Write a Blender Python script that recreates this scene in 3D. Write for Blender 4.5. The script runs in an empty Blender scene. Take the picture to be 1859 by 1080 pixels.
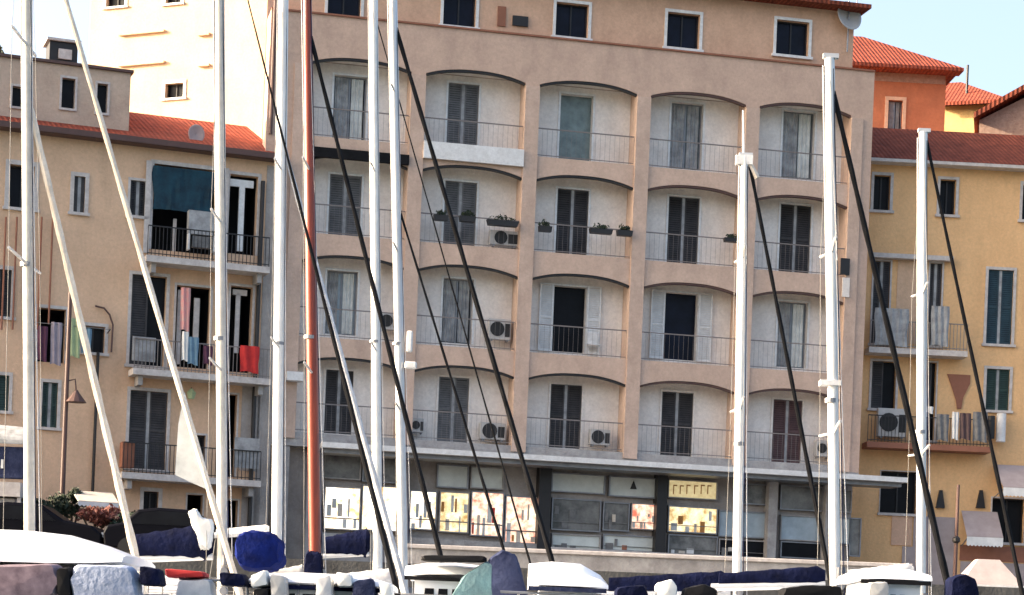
import bpy, math, random
from mathutils import Vector, Matrix
random.seed(7)
R = math.radians
scn = bpy.context.scene
col = scn.collection

# ------------------------------------------------------------------ camera
W_PX, F_PX, PPX, PPY, ROLL, CAM_Z = 1859.0, 4000.0, 929.5, 1200.0, 0.04, 1.0
cam_data = bpy.data.cameras.new('camera')
cam = bpy.data.objects.new('camera', cam_data)
col.objects.link(cam)
cam_data.sensor_fit = 'HORIZONTAL'
cam_data.sensor_width = 36.0
cam_data.lens = 36.0 * F_PX / W_PX
cam_data.shift_y = (PPY - 540.0) / W_PX
cam_data.clip_start = 0.5
cam_data.clip_end = 6000
cr, sr = math.cos(ROLL), math.sin(ROLL)
right = Vector((cr, 0, sr)); up = Vector((-sr, 0, cr)); back = Vector((0, -1, 0))
m = Matrix((right, up, back)).transposed().to_4x4()
m.translation = Vector((0, 0, CAM_Z))
cam.matrix_world = m
scn.camera = cam

# ------------------------------------------------------------------ light
SUN_EL, SUN_AZ = R(19), R(-90)          # low evening sun from the left of the harbour
w = bpy.data.worlds.new('World'); scn.world = w; w.use_nodes = True
nt = w.node_tree; nt.nodes.clear()
sky = nt.nodes.new('ShaderNodeTexSky'); sky.sky_type = 'NISHITA'; sky.sun_disc = False
sdir = Vector((-math.cos(SUN_EL) * math.cos(R(2)), -math.cos(SUN_EL) * math.sin(R(2)), math.sin(SUN_EL)))
sky.sun_elevation = SUN_EL
sky.sun_rotation = math.atan2(sdir.x, sdir.y)
sky.air_density = 0.8; sky.dust_density = 6.5; sky.ozone_density = 0.2
bg = nt.nodes.new('ShaderNodeBackground'); bg.inputs['Strength'].default_value = 0.145
wo = nt.nodes.new('ShaderNodeOutputWorld')
nt.links.new(sky.outputs[0], bg.inputs[0]); nt.links.new(bg.outputs[0], wo.inputs[0])
sl = bpy.data.lights.new('sun', 'SUN'); sl.energy = 3.2; sl.angle = R(0.5); sl.color = (1.0, 0.84, 0.64)
so = bpy.data.objects.new('sun', sl); col.objects.link(so)
so.rotation_euler = sdir.to_track_quat('Z', 'Y').to_euler()
scn.view_settings.view_transform = 'Standard'
scn.view_settings.look = 'None'
scn.view_settings.exposure = 2.05
scn.view_settings.gamma = 1.0

# ------------------------------------------------------------------ materials
MATS = {}
def srgb(c):
    return tuple(((v / 255.0) / 12.92 if v / 255.0 <= 0.04045 else ((v / 255.0 + 0.055) / 1.055) ** 2.4) for v in c)

def mat(name, c, rough=0.8, metal=0.0, c2=None, scale=3.0, streak=0.0, bump=0.0, emit=0.0, spec=0.5, kind=None):
    if name in MATS: return MATS[name]
    m = bpy.data.materials.new(name); m.use_nodes = True
    n = m.node_tree; b = n.nodes['Principled BSDF']
    b.inputs['Roughness'].default_value = rough; b.inputs['Metallic'].default_value = metal
    b.inputs['Specular IOR Level'].default_value = spec
    tc = n.nodes.new('ShaderNodeTexCoord')
    if c2 is None: c2 = tuple(v * 0.8 for v in c)
    no = n.nodes.new('ShaderNodeTexNoise'); no.inputs['Scale'].default_value = scale
    no.inputs['Detail'].default_value = 8; no.inputs['Roughness'].default_value = 0.65
    n.links.new(tc.outputs['Object'], no.inputs['Vector'])
    mr = n.nodes.new('ShaderNodeValToRGB')
    mr.color_ramp.elements[0].position = 0.33; mr.color_ramp.elements[1].position = 0.68
    mr.color_ramp.elements[0].color = (*c2, 1); mr.color_ramp.elements[1].color = (*c, 1)
    n.links.new(no.outputs['Fac'], mr.inputs['Fac'])
    out = mr.outputs['Color']
    if streak > 0:
        mp = n.nodes.new('ShaderNodeMapping'); mp.inputs['Scale'].default_value = (1.0, 1.0, 0.3)
        n.links.new(tc.outputs['Object'], mp.inputs['Vector'])
        n2 = n.nodes.new('ShaderNodeTexNoise'); n2.inputs['Scale'].default_value = 1.6; n2.inputs['Detail'].default_value = 7
        n.links.new(mp.outputs[0], n2.inputs['Vector'])
        r2 = n.nodes.new('ShaderNodeMapRange'); r2.inputs['From Min'].default_value = 0.5; r2.inputs['From Max'].default_value = 0.8
        r2.inputs['To Min'].default_value = 0.0; r2.inputs['To Max'].default_value = streak*0.8
        n.links.new(n2.outputs['Fac'], r2.inputs['Value'])
        mx = n.nodes.new('ShaderNodeMixRGB'); mx.inputs['Color2'].default_value = (*[v * 0.42 for v in c2], 1)
        n.links.new(r2.outputs[0], mx.inputs['Fac']); n.links.new(out, mx.inputs['Color1'])
        out = mx.outputs['Color']
        nf = n.nodes.new('ShaderNodeTexNoise'); nf.inputs['Scale'].default_value = 9; nf.inputs['Detail'].default_value = 9; nf.inputs['Roughness'].default_value = 0.75
        n.links.new(tc.outputs['Object'], nf.inputs['Vector'])
        rf_ = n.nodes.new('ShaderNodeMapRange'); rf_.inputs['From Min'].default_value = 0.35; rf_.inputs['From Max'].default_value = 0.65
        rf_.inputs['To Min'].default_value = 0.87; rf_.inputs['To Max'].default_value = 1.06
        n.links.new(nf.outputs['Fac'], rf_.inputs['Value'])
        mf = n.nodes.new('ShaderNodeMixRGB'); mf.blend_type = 'MULTIPLY'; mf.inputs['Fac'].default_value = 1.0
        n.links.new(out, mf.inputs['Color1']); n.links.new(rf_.outputs[0], mf.inputs['Color2']); out = mf.outputs['Color']
    if kind == 'tile':
        wv = n.nodes.new('ShaderNodeTexWave'); wv.bands_direction = 'X'; wv.inputs['Scale'].default_value = 1.9
        wv.inputs['Distortion'].default_value = 0.0; wv.inputs['Detail'].default_value = 2
        n.links.new(tc.outputs['Object'], wv.inputs['Vector'])
        mx = n.nodes.new('ShaderNodeMixRGB'); mx.blend_type = 'MULTIPLY'; mx.inputs['Fac'].default_value = 0.28
        n.links.new(out, mx.inputs['Color1']); n.links.new(wv.outputs['Color'], mx.inputs['Color2']); out = mx.outputs['Color']
        bp = n.nodes.new('ShaderNodeBump'); bp.inputs['Strength'].default_value = 0.5; bp.inputs['Distance'].default_value = 0.04
        n.links.new(wv.outputs['Fac'], bp.inputs['Height']); n.links.new(bp.outputs[0], b.inputs['Normal'])
    elif kind == 'wood':
        mp = n.nodes.new('ShaderNodeMapping'); mp.inputs['Scale'].default_value = (12, 12, 0.5)
        n.links.new(tc.outputs['Object'], mp.inputs['Vector']); n.links.new(mp.outputs[0], no.inputs['Vector'])
    elif bump > 0:
        n3 = n.nodes.new('ShaderNodeTexNoise'); n3.inputs['Scale'].default_value = 14; n3.inputs['Detail'].default_value = 6
        n.links.new(tc.outputs['Object'], n3.inputs['Vector'])
        bp = n.nodes.new('ShaderNodeBump'); bp.inputs['Strength'].default_value = bump; bp.inputs['Distance'].default_value = 0.04
        n.links.new(n3.outputs['Fac'], bp.inputs['Height']); n.links.new(bp.outputs[0], b.inputs['Normal'])
    n.links.new(out, b.inputs['Base Color'])
    if emit > 0:
        n.links.new(out, b.inputs['Emission Color']); b.inputs['Emission Strength'].default_value = emit
    MATS[name] = m
    return m

M = dict(
    tan=mat('tan_plaster', (0.63, 0.44, 0.33), c2=(0.51, 0.35, 0.265), scale=1.3, streak=0.35, bump=0.3),
    pilaster=mat('pilaster_plaster', (0.62, 0.45, 0.35), c2=(0.51, 0.36, 0.275), scale=1.7, streak=0.4, bump=0.3),
    band=mat('band_plaster', (0.65, 0.465, 0.355), c2=(0.53, 0.37, 0.28), scale=1.6, streak=0.35, bump=0.3),
    loggia=mat('loggia_plaster', (0.87, 0.80, 0.73), c2=(0.74, 0.66, 0.59), scale=1.5, streak=0.25, bump=0.2),
    attic=mat('attic_plaster', (0.68, 0.43, 0.29), c2=(0.58, 0.36, 0.24), scale=1.2, streak=0.3, bump=0.3),
    orange=mat('ochre_plaster', (0.72, 0.48, 0.31), c2=(0.63, 0.41, 0.26), scale=0.9, streak=0.35, bump=0.3),
    yellow=mat('yellow_plaster', (0.82, 0.50, 0.24), c2=(0.73, 0.43, 0.20), scale=0.9, streak=0.3, bump=0.3),
    deep=mat('deep_orange_plaster', (0.50, 0.17, 0.075), c2=(0.38, 0.125, 0.055), scale=1.1, streak=0.25, bump=0.3),
    cream=mat('cream_plaster', (0.64, 0.455, 0.31), c2=(0.56, 0.385, 0.25), scale=0.5, streak=0.2, bump=0.3),
    blockp=mat('rosy_plaster', (0.58, 0.44, 0.33), c2=(0.48, 0.35, 0.26), scale=1.2, streak=0.3, bump=0.2),
    edge=mat('weathered_quay_stone', (0.10, 0.095, 0.09), c2=(0.045, 0.042, 0.04), scale=1.4, streak=0.5, bump=0.5),
    sunny=mat('sunny_yellow_plaster', (0.75, 0.5, 0.2), c2=(0.65, 0.42, 0.16), scale=0.8, streak=0.2, bump=0.2),
    trim=mat('pale_trim', (0.62, 0.57, 0.53), c2=(0.45, 0.4, 0.37), scale=4, streak=0.25),
    white=mat('white_paint', (0.8, 0.79, 0.77), c2=(0.66, 0.64, 0.61), scale=3, rough=0.45, streak=0.1),
    stone=mat('grey_stone', (0.42, 0.40, 0.38), c2=(0.27, 0.25, 0.24), scale=2.4, streak=0.4, bump=0.4),
    pipewall=mat('grey_render_and_shade', (0.42, 0.375, 0.34), c2=(0.28, 0.245, 0.22), scale=1.2, streak=0.5, bump=0.3),
    brick=mat('pink_brick', (0.42, 0.28, 0.21), c2=(0.28, 0.17, 0.12), scale=7, bump=0.6),
    redtile=mat('red_roof_tiles', (0.34, 0.085, 0.05), c2=(0.19, 0.05, 0.035), scale=2.6, rough=0.95, spec=0.08, kind='tile'),
    browntile=mat('brown_roof_tiles', (0.27, 0.075, 0.045), c2=(0.14, 0.042, 0.028), scale=2.6, rough=0.95, spec=0.05, kind='tile'),
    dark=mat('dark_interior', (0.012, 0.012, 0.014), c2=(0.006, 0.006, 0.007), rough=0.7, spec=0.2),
    glass=mat('dark_window_glass', (0.008, 0.009, 0.012), c2=(0.004, 0.004, 0.006), rough=0.35, spec=0.12, scale=1.5),
    bluegl=mat('blue_window_glass', (0.009, 0.012, 0.026), c2=(0.004, 0.005, 0.010), rough=0.3, spec=0.12, scale=1.5),
    greengl=mat('grey_green_glass', (0.20, 0.26, 0.25), c2=(0.09, 0.12, 0.12), rough=0.3, scale=2),
    palegl=mat('pale_blue_glass', (0.42, 0.5, 0.55), c2=(0.28, 0.34, 0.38), rough=0.3, scale=2),
    shopgl=mat('grey_shop_glass', (0.25, 0.245, 0.235), c2=(0.06, 0.06, 0.06), rough=0.2, scale=1.8),
    shut=mat('charcoal_shutter', (0.05, 0.043, 0.042), c2=(0.022, 0.02, 0.02), rough=0.6),
    shutm=mat('mid_grey_shutter', (0.17, 0.165, 0.165), c2=(0.09, 0.088, 0.088), rough=0.6),
    creammast=mat('cream_mast_paint', (0.66, 0.62, 0.55), c2=(0.5, 0.46, 0.4), rough=0.4, scale=2, streak=0.3),
    shutg=mat('dark_green_shutter', (0.02, 0.05, 0.04), c2=(0.01, 0.025, 0.02), rough=0.6),
    shutt=mat('dark_teal_shutter', (0.02, 0.055, 0.075), c2=(0.01, 0.025, 0.035), rough=0.6),
    shutr=mat('brown_red_shutter', (0.12, 0.06, 0.055), c2=(0.06, 0.03, 0.03), rough=0.6),
    curtain=mat('grey_curtain', (0.42, 0.42, 0.42), c2=(0.2, 0.2, 0.2), rough=0.9, scale=3),
    curtainw=mat('white_curtain', (0.72, 0.72, 0.68), c2=(0.5, 0.5, 0.47), rough=0.9, scale=3),
    tealcloth=mat('teal_awning_cloth', (0.008, 0.055, 0.085), c2=(0.004, 0.02, 0.035), rough=0.9, scale=2, streak=0.6),
    acw=mat('ac_casing', (0.5, 0.48, 0.46), c2=(0.4, 0.38, 0.36), rough=0.5),
    metal=mat('grey_metal', (0.3, 0.3, 0.31), c2=(0.2, 0.2, 0.21), rough=0.45, metal=0.6),
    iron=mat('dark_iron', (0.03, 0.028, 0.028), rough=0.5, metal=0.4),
    rail=mat('railing_paint', (0.22, 0.19, 0.175), rough=0.6),
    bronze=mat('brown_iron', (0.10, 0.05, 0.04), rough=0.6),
    mast=mat('mast_paint', (0.80, 0.79, 0.76), c2=(0.66, 0.64, 0.60), rough=0.35, scale=2),
    alum=mat('mast_aluminium', (0.62, 0.62, 0.62), c2=(0.5, 0.5, 0.5), rough=0.4, metal=0.35, scale=2),
    woodm=mat('varnished_red_wood', (0.26, 0.042, 0.016), c2=(0.13, 0.02, 0.01), rough=0.35, kind='wood', scale=1),
    creamsail=mat('cream_furled_sail', (0.72, 0.64, 0.54), c2=(0.55, 0.47, 0.38), rough=0.85, scale=6),
    greysail=mat('grey_furled_sail', (0.62, 0.62, 0.62), c2=(0.42, 0.42, 0.44), rough=0.85, scale=6),
    blacksail=mat('black_sail_cover', (0.016, 0.016, 0.018), c2=(0.008, 0.008, 0.009), rough=0.8, spec=0.06),
    wire=mat('steel_wire', (0.22, 0.21, 0.2), rough=0.6, metal=0.2),
    gel=mat('white_gelcoat', (0.82, 0.83, 0.85), c2=(0.72, 0.73, 0.76), rough=0.3, scale=1.5),
    navy=mat('navy_canvas', (0.006, 0.009, 0.035), c2=(0.003, 0.004, 0.014), rough=0.85, scale=4, bump=0.5, spec=0.06),
    royal=mat('royal_blue_canvas', (0.006, 0.016, 0.13), c2=(0.004, 0.008, 0.055), rough=0.85, scale=4, bump=0.5, spec=0.06),
    bluegrey=mat('pale_blue_canvas', (0.34, 0.39, 0.52), c2=(0.24, 0.28, 0.39), rough=0.85, scale=3, bump=0.5),
    teal=mat('teal_canvas', (0.10, 0.20, 0.22), c2=(0.05, 0.09, 0.11), rough=0.85, scale=3, bump=0.5),
    slate=mat('slate_blue_canvas', (0.045, 0.055, 0.11), c2=(0.018, 0.022, 0.05), rough=0.85, scale=3, bump=0.5, spec=0.06),
    pinkc=mat('faded_pink_canvas', (0.26, 0.19, 0.22), c2=(0.09, 0.06, 0.08), rough=0.9, scale=5),
    pinkaw=mat('pale_pink_awning', (0.42, 0.35, 0.335), c2=(0.32, 0.26, 0.25), rough=0.9, scale=2),
    red=mat('red_cloth', (0.62, 0.035, 0.03), c2=(0.4, 0.02, 0.02), rough=0.9),
    pink=mat('pink_cloth', (0.75, 0.26, 0.26), c2=(0.6, 0.4, 0.34), rough=0.9, scale=4),
    bluec=mat('light_blue_cloth', (0.2, 0.33, 0.42), c2=(0.12, 0.2, 0.27), rough=0.9),
    purple=mat('purple_cloth', (0.13, 0.04, 0.08), c2=(0.07, 0.025, 0.045), rough=0.9),
    lilac=mat('lilac_cloth', (0.36, 0.31, 0.35), c2=(0.26, 0.22, 0.25), rough=0.9),
    limec=mat('pale_green_cloth', (0.42, 0.5, 0.27), c2=(0.3, 0.36, 0.2), rough=0.9),
    whitec=mat('white_cloth', (0.8, 0.79, 0.76), c2=(0.62, 0.62, 0.6), rough=0.9, scale=3),
    leaf=mat('dark_leaves', (0.03, 0.05, 0.022), c2=(0.014, 0.024, 0.012), rough=0.7, scale=6),
    leafr=mat('red_leaves', (0.26, 0.07, 0.045), c2=(0.12, 0.04, 0.03), rough=0.7, scale=6),
    bark=mat('bark', (0.06, 0.042, 0.03), rough=0.9),
    clay=mat('terracotta_pot', (0.3, 0.12, 0.07), rough=0.8),
    asphalt=mat('quay_paving', (0.16, 0.15, 0.14), c2=(0.1, 0.095, 0.09), scale=1.5, bump=0.4),
    carp=mat('black_car_paint', (0.005, 0.005, 0.008), rough=0.4, spec=0.06),
    tyre=mat('rubber', (0.02, 0.02, 0.02), rough=0.9),
    litw=mat('lit_shop_white', (1.0, 0.95, 0.84), c2=(0.62, 0.38, 0.12), scale=3.2, emit=0.7),
    lity=mat('lit_shop_yellow', (1.0, 0.84, 0.5), c2=(0.35, 0.2, 0.06), scale=4, emit=0.4),
    litr=mat('lit_shop_red', (1.0, 0.84, 0.62), c2=(0.5, 0.12, 0.07), scale=4, emit=0.42),
    signw=mat('pale_transom_panel', (0.66, 0.69, 0.64), c2=(0.5, 0.52, 0.48), rough=0.4, scale=2),
    signy=mat('yellow_sign_panel', (0.95, 0.80, 0.45), c2=(0.75, 0.58, 0.28), scale=5, emit=0.12),
    amber=mat('amber_goods', (0.55, 0.25, 0.05), c2=(0.35, 0.13, 0.03), rough=0.6, scale=5),
    greygoods=mat('grey_goods', (0.22, 0.21, 0.2), c2=(0.1, 0.1, 0.1), rough=0.6, scale=5),
)

# ------------------------------------------------------------------ mesh helper
class MB:
    def __init__(s): s.v = []; s.f = []
    def add(s, vs, fs):
        b = len(s.v); s.v += [tuple(p) for p in vs]; s.f += [tuple(i + b for i in f) for f in fs]; return s
    def box(s, x0, x1, y0, y1, z0, z1):
        if x1 < x0: x0, x1 = x1, x0
        if y1 < y0: y0, y1 = y1, y0
        if z1 < z0: z0, z1 = z1, z0
        return s.add([(x0,y0,z0),(x1,y0,z0),(x1,y1,z0),(x0,y1,z0),(x0,y0,z1),(x1,y0,z1),(x1,y1,z1),(x0,y1,z1)],
                     [(0,3,2,1),(4,5,6,7),(0,1,5,4),(1,2,6,5),(2,3,7,6),(3,0,4,7)])
    def prism(s, poly, y0, y1):           # polygon in x,z extruded along y
        n = len(poly)
        vs = [(p[0], y0, p[1]) for p in poly] + [(p[0], y1, p[1]) for p in poly]
        fs = [tuple(range(n)), tuple(range(2*n-1, n-1, -1))] + [(i, i+n, (i+1) % n + n, (i+1) % n) for i in range(n)]
        return s.add(vs, fs)
    def tube(s, pts, radii, seg=10, cap=True):
        pts = [Vector(p) for p in pts]
        if not isinstance(radii, (list, tuple)): radii = [radii] * len(pts)
        vs = []; n = len(pts)
        for i, p in enumerate(pts):
            d = (pts[min(i+1, n-1)] - pts[max(i-1, 0)]).normalized()
            a = Vector((0, 1, 0)) if abs(d.y) < 0.9 else Vector((1, 0, 0))
            e1 = d.cross(a).normalized(); e2 = d.cross(e1).normalized()
            for k in range(seg):
                t = 2 * math.pi * k / seg
                vs.append(p + (e1 * math.cos(t) + e2 * math.sin(t)) * radii[i])
        fs = []
        for i in range(n-1):
            for k in range(seg):
                a = i*seg + k; b = i*seg + (k+1) % seg
                fs.append((a, b, b+seg, a+seg))
        if cap: fs += [tuple(range(seg))[::-1], tuple(range((n-1)*seg, n*seg))]
        return s.add(vs, fs)
    def loft(s, rings, close=True, cap=True):
        n = len(rings[0]); vs = [p for r in rings for p in r]; fs = []
        for i in range(len(rings)-1):
            for k in range(n if close else n-1):
                a = i*n + k; b = i*n + (k+1) % n
                fs.append((a, b, b+n, a+n))
        if cap and close: fs += [tuple(range(n))[::-1], tuple(range((len(rings)-1)*n, len(rings)*n))]
        return s.add(vs, fs)
    def build(s, name, material, parent=None, loc=None, smooth=False, bevel=0.0, **tags):
        me = bpy.data.meshes.new(name); me.from_pydata(s.v, [], s.f); me.update()
        me.materials.append(material)
        o = bpy.data.objects.new(name, me); col.objects.link(o)
        if parent: o.parent = parent
        if loc: o.location = loc
        if smooth:
            for p in me.polygons: p.use_smooth = True
            try: me.set_sharp_from_angle(angle=R(40))
            except Exception: pass
        if bevel:
            b = o.modifiers.new('bevel', 'BEVEL'); b.width = bevel; b.segments = 2; b.limit_method = 'ANGLE'
        for k, v in tags.items(): o[k] = v
        return o

def thing(name, label, cat, loc=(0,0,0), rz=0.0, group=None):
    o = bpy.data.objects.new(name, None); col.objects.link(o); o.empty_display_size = 0.5
    o.location = loc; o.rotation_euler = (0, 0, rz)
    o['label'] = label; o['category'] = cat
    if group: o['group'] = group
    return o

def ray(x, y):
    return Vector(((x - PPX) / F_PX * cr + (y - PPY) / F_PX * sr, 1.0, (x - PPX) / F_PX * sr - (y - PPY) / F_PX * cr))

class Frame:                              # a vertical plane in the world with its own local axes
    def __init__(s, px, D, th, zb):
        s.th = th; r = ray(px, PPY); s.O = Vector((r.x * D, D, zb))
        s.u = Vector((math.cos(th), math.sin(th), 0)); s.n = Vector((-math.sin(th), math.cos(th), 0))
    def at(s, x, y, v=0.0):
        d = ray(x, y); c = Vector((0, 0, CAM_Z))
        t = (s.O.xy.dot(s.n.xy) + v) / d.xy.dot(s.n.xy)
        p = c + d * t - s.O
        return p.dot(s.u), p.z
    def rect(s, x0, y0, x1, y1, v=0.0):
        xm, ym = (x0 + x1) / 2, (y0 + y1) / 2
        return s.at(x0, ym, v)[0], s.at(x1, ym, v)[0], s.at(xm, y1, v)[1], s.at(xm, y0, v)[1]
    def world(s, u, v, z):
        return s.O + s.u * u + s.n * v + Vector((0, 0, z))

QZ = 3.4
FM = Frame(1050, 74.0, R(12.7), QZ)
FL = Frame(490, 71.5, R(20), QZ)
FR = Frame(1575, 78.0, R(3), QZ)

# ------------------------------------------------------------------ ground and water
def structure(o, **k):
    o['kind'] = 'structure'; return o
structure(MB().box(-400, 400, 60, 3000, QZ - 6, QZ).build('quay', M['asphalt']))
kb = MB(); kb.box(-400, 400, 59.4, 59.998, QZ - 6, QZ + 0.12)
structure(kb.build('quay_edge', M['edge']))
wm = bpy.data.materials.new('harbour_water'); wm.use_nodes = True
b = wm.node_tree.nodes['Principled BSDF']; b.inputs['Base Color'].default_value = (0.02, 0.05, 0.055, 1); b.inputs['Roughness'].default_value = 0.08
tn = wm.node_tree.nodes.new('ShaderNodeTexNoise'); tn.inputs['Scale'].default_value = 1.4; tn.inputs['Detail'].default_value = 6
tcn = wm.node_tree.nodes.new('ShaderNodeTexCoord'); wm.node_tree.links.new(tcn.outputs['Object'], tn.inputs['Vector'])
bpn = wm.node_tree.nodes.new('ShaderNodeBump'); bpn.inputs['Strength'].default_value = 0.5; bpn.inputs['Distance'].default_value = 0.2
wm.node_tree.links.new(tn.outputs['Fac'], bpn.inputs['Height']); wm.node_tree.links.new(bpn.outputs[0], b.inputs['Normal'])
structure(MB().add([(-400, -600, 0), (400, -600, 0), (400, 59.4, 0), (-400, 59.4, 0)], [(0, 1, 2, 3)]).build('water', wm))

# ------------------------------------------------------------------ building helpers
def holed_wall(mb, u0, u1, z0, z1, holes, depth=0.28, v=0.0):
    """front wall skin at y=v with rectangular openings and their reveals"""
    us = sorted({u0, u1} | {min(max(h[i], u0), u1) for h in holes for i in (0, 1)})
    zs = sorted({z0, z1} | {min(max(h[i], z0), z1) for h in holes for i in (2, 3)})
    for a, b_ in zip(us, us[1:]):
        for c, d in zip(zs, zs[1:]):
            um, zm = (a + b_) / 2, (c + d) / 2
            if any(h[0] < um < h[1] and h[2] < zm < h[3] for h in holes): continue
            mb.add([(a, v, c), (b_, v, c), (b_, v, d), (a, v, d)], [(0, 1, 2, 3)])
    for a, b_, c, d in holes:
        a, b_, c, d = max(a, u0), min(b_, u1), max(c, z0), min(d, z1)
        e = v + depth
        mb.add([(a,v,c),(b_,v,c),(b_,v,d),(a,v,d),(a,e,c),(b_,e,c),(b_,e,d),(a,e,d)],
               [(0,4,5,1),(1,5,6,2),(2,6,7,3),(3,7,4,0)])

def louvres(mb, x0, x1, y, z0, z1, fr=0.05, step=0.075):
    mb.box(x0, x0+fr, y-0.02, y+0.02, z0, z1); mb.box(x1-fr, x1, y-0.02, y+0.02, z0, z1)
    mb.box(x0+fr, x1-fr, y-0.018, y+0.018, z0, z0+fr); mb.box(x0+fr, x1-fr, y-0.018, y+0.018, z1-fr, z1)
    zm = (z0+z1)/2; mb.box(x0+fr, x1-fr, y-0.018, y+0.018, zm-fr/2, zm+fr/2)
    z = z0+fr
    while z < z1-fr-0.02:
        mb.add([(x0+fr,y-0.014,z),(x1-fr,y-0.014,z),(x1-fr,y+0.016,z+step*0.95),(x0+fr,y+0.016,z+step*0.95)], [(0,1,2,3)])
        z += step

def curtain_mb(x0, x1, y, z0, z1, amp=0.03, waves=5, gap=None):
    mb = MB(); n = 24; r = []
    for i in range(n+1):
        t = i / n; x = x0 + (x1-x0)*t; yy = y + amp*math.sin(t*waves*2*math.pi)
        r.append((x, yy))
    rings = [[(x, yy, z0), (x, yy, z1), (x, yy+0.008, z1), (x, yy+0.008, z0)] for x, yy in r]
    return mb.loft(rings)

def window(parent, rc, kind='dark', v=0.0, frame='trim', fw=0.1, glass='glass', shut='shut', sill=True, depth=0.28, seed=0):
    """rc = opening (u0,u1,z0,z1); surround at the wall plane v; glazing inside the reveal"""
    u0, u1, z0, z1 = rc; m = MB(); p = v - 0.035
    m.box(u0-fw, u0, p, v+0.02, z0, z1); m.box(u1, u1+fw, p, v+0.02, z0, z1)
    m.box(u0-fw, u1+fw, p-0.003, v+0.02, z1, z1+fw)
    if sill: m.box(u0-fw-0.05, u1+fw+0.05, v-0.1, v+0.02, z0-0.09, z0)
    o = m.build('window', M[frame], parent)
    g = v + depth - 0.04
    MB().box(u0, u1, g, g+0.03, z0, z1).build('pane', M[glass], o)
    um = (u0+u1)/2; fm = MB(); t = 0.045
    if kind in ('dark', 'curtain', 'split'):
        fm.box(u0, u0+t, g-0.05, g-0.002, z0, z1); fm.box(u1-t, u1, g-0.05, g-0.002, z0, z1)
        fm.box(u0+t, u1-t, g-0.05, g-0.002, z1-t, z1); fm.box(u0+t, u1-t, g-0.05, g-0.002, z0, z0+t)
        fm.box(um-0.025, um+0.025, g-0.052, g-0.003, z0+t, z1-t)
        fm.build('sash', M['iron' if kind == 'dark' else 'metal'], o)
    if kind == 'curtain':
        k = 0.42 + 0.12*math.sin(seed*2.1)
        curtain_mb(u0+0.06, um-(u1-u0)*(0.5-k)*0.6, g-0.085, z0+0.06, z1-0.05, 0.02, 4).build('curtain', M['curtain'], o)
        curtain_mb(um+0.05, u1-0.1, g-0.085, z0+0.06, z1-0.05, 0.025, 3).build('curtain', M['curtainw' if seed % 2 else 'curtain'], o)
    if kind == 'shut':
        for a, b_ in ((u0+0.01, um-0.05), (um+0.05, u1-0.01)):
            s_ = MB(); louvres(s_, a, b_, v+0.06, z0+0.01, z1-0.01); s_.build('shutter', M[shut], o)
        MB().box(um-0.05, um+0.05, v+0.05, v+0.08, z0, z1).build('mullion', M['curtain'], o)
    if kind == 'ajar':
        s_ = MB(); louvres(s_, u0+0.01, um-0.02, v+0.06, z0+0.01, z1-0.01); s_.build('shutter', M[shut], o)
    if kind == 'flung':
        wd = (u1-u0)*0.48
        for a, b_ in ((u0-fw-wd*0.8, u0-fw*0.4), (u1+fw*0.4, u1+fw+wd*0.8)):
            s_ = MB(); louvres(s_, a, b_, v-0.07, z0-0.02, z1+0.05); s_.build('shutter', M['white'], o)
    return o

def railing(parent, u0, u1, z0, v, h=1.0, name='railing', m_='rail', step=0.13, r=0.008):
    m = MB(); m.box(u0, u1, v-0.02, v+0.02, z0+h-0.035, z0+h); m.box(u0, u1, v-0.012, v+0.012, z0+0.06, z0+0.085)
    n = max(2, int((u1-u0)/step))
    for i in range(n+1):
        x = u0 + (u1-u0)*i/n
        m.box(x-r, x+r, v-r, v+r, z0, z0+h-0.035)
    return m.build(name, M[m_], parent)

def ac_unit(F, rc, v, label, group='air conditioning units on the balconies'):
    u0, u1, z0, z1 = rc; p = F.world((u0+u1)/2, v, z0)
    t = thing('air_conditioner', label, 'air conditioner', p, F.th, group)
    w_, h_ = (u1-u0)/2, z1-z0
    MB().box(-w_, w_, -0.14, 0.14, 0.05, h_).build('casing', M['acw'], t, bevel=0.015)
    g = MB(); cx, cz, rr = -w_*0.25, h_/2+0.03, min(w_*0.65, h_*0.42)
    ring = [(cx+rr*math.cos(a), cz+rr*math.sin(a)) for a in [k*math.pi/8 for k in range(16)]]
    g.prism(ring, -0.16, -0.142); g.build('fan_grille', M['iron'], t)
    g = MB().box(cx+rr*1.1, w_*0.92, -0.15, -0.141, h_*0.2, h_*0.8)
    g.build('vent', M['iron'], t)
    for a, b_ in ((-w_*0.8, -w_*0.65), (w_*0.65, w_*0.8)): MB().box(a, b_, -0.13, 0.13, 0, 0.05).build('bracket', M['metal'], t)
    return t

def leaf_cloud(mb, c, rx, ry, rz_, n, s, seed):
    rnd = random.Random(seed)
    for _ in range(n):
        while True:
            p = Vector((rnd.uniform(-1,1), rnd.uniform(-1,1), rnd.uniform(-1,1)))
            if p.length < 1: break
        k = 0.75 + 0.35*math.sin(p.x*5+seed)*math.cos(p.z*4)
        p = Vector((c[0]+p.x*rx*k, c[1]+p.y*ry, c[2]+p.z*rz_*k))
        a = Vector((rnd.gauss(0,1), rnd.gauss(0,1), rnd.gauss(0,1))).normalized()
        b_ = a.cross(Vector((rnd.gauss(0,1), rnd.gauss(0,1), rnd.gauss(0,1)))).normalized()
        q = s*rnd.uniform(0.6, 1.4)
        mb.add([p-a*q, p-b_*q*0.45, p+a*q, p+b_*q*0.45], [(0,1,2,3)])

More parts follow.
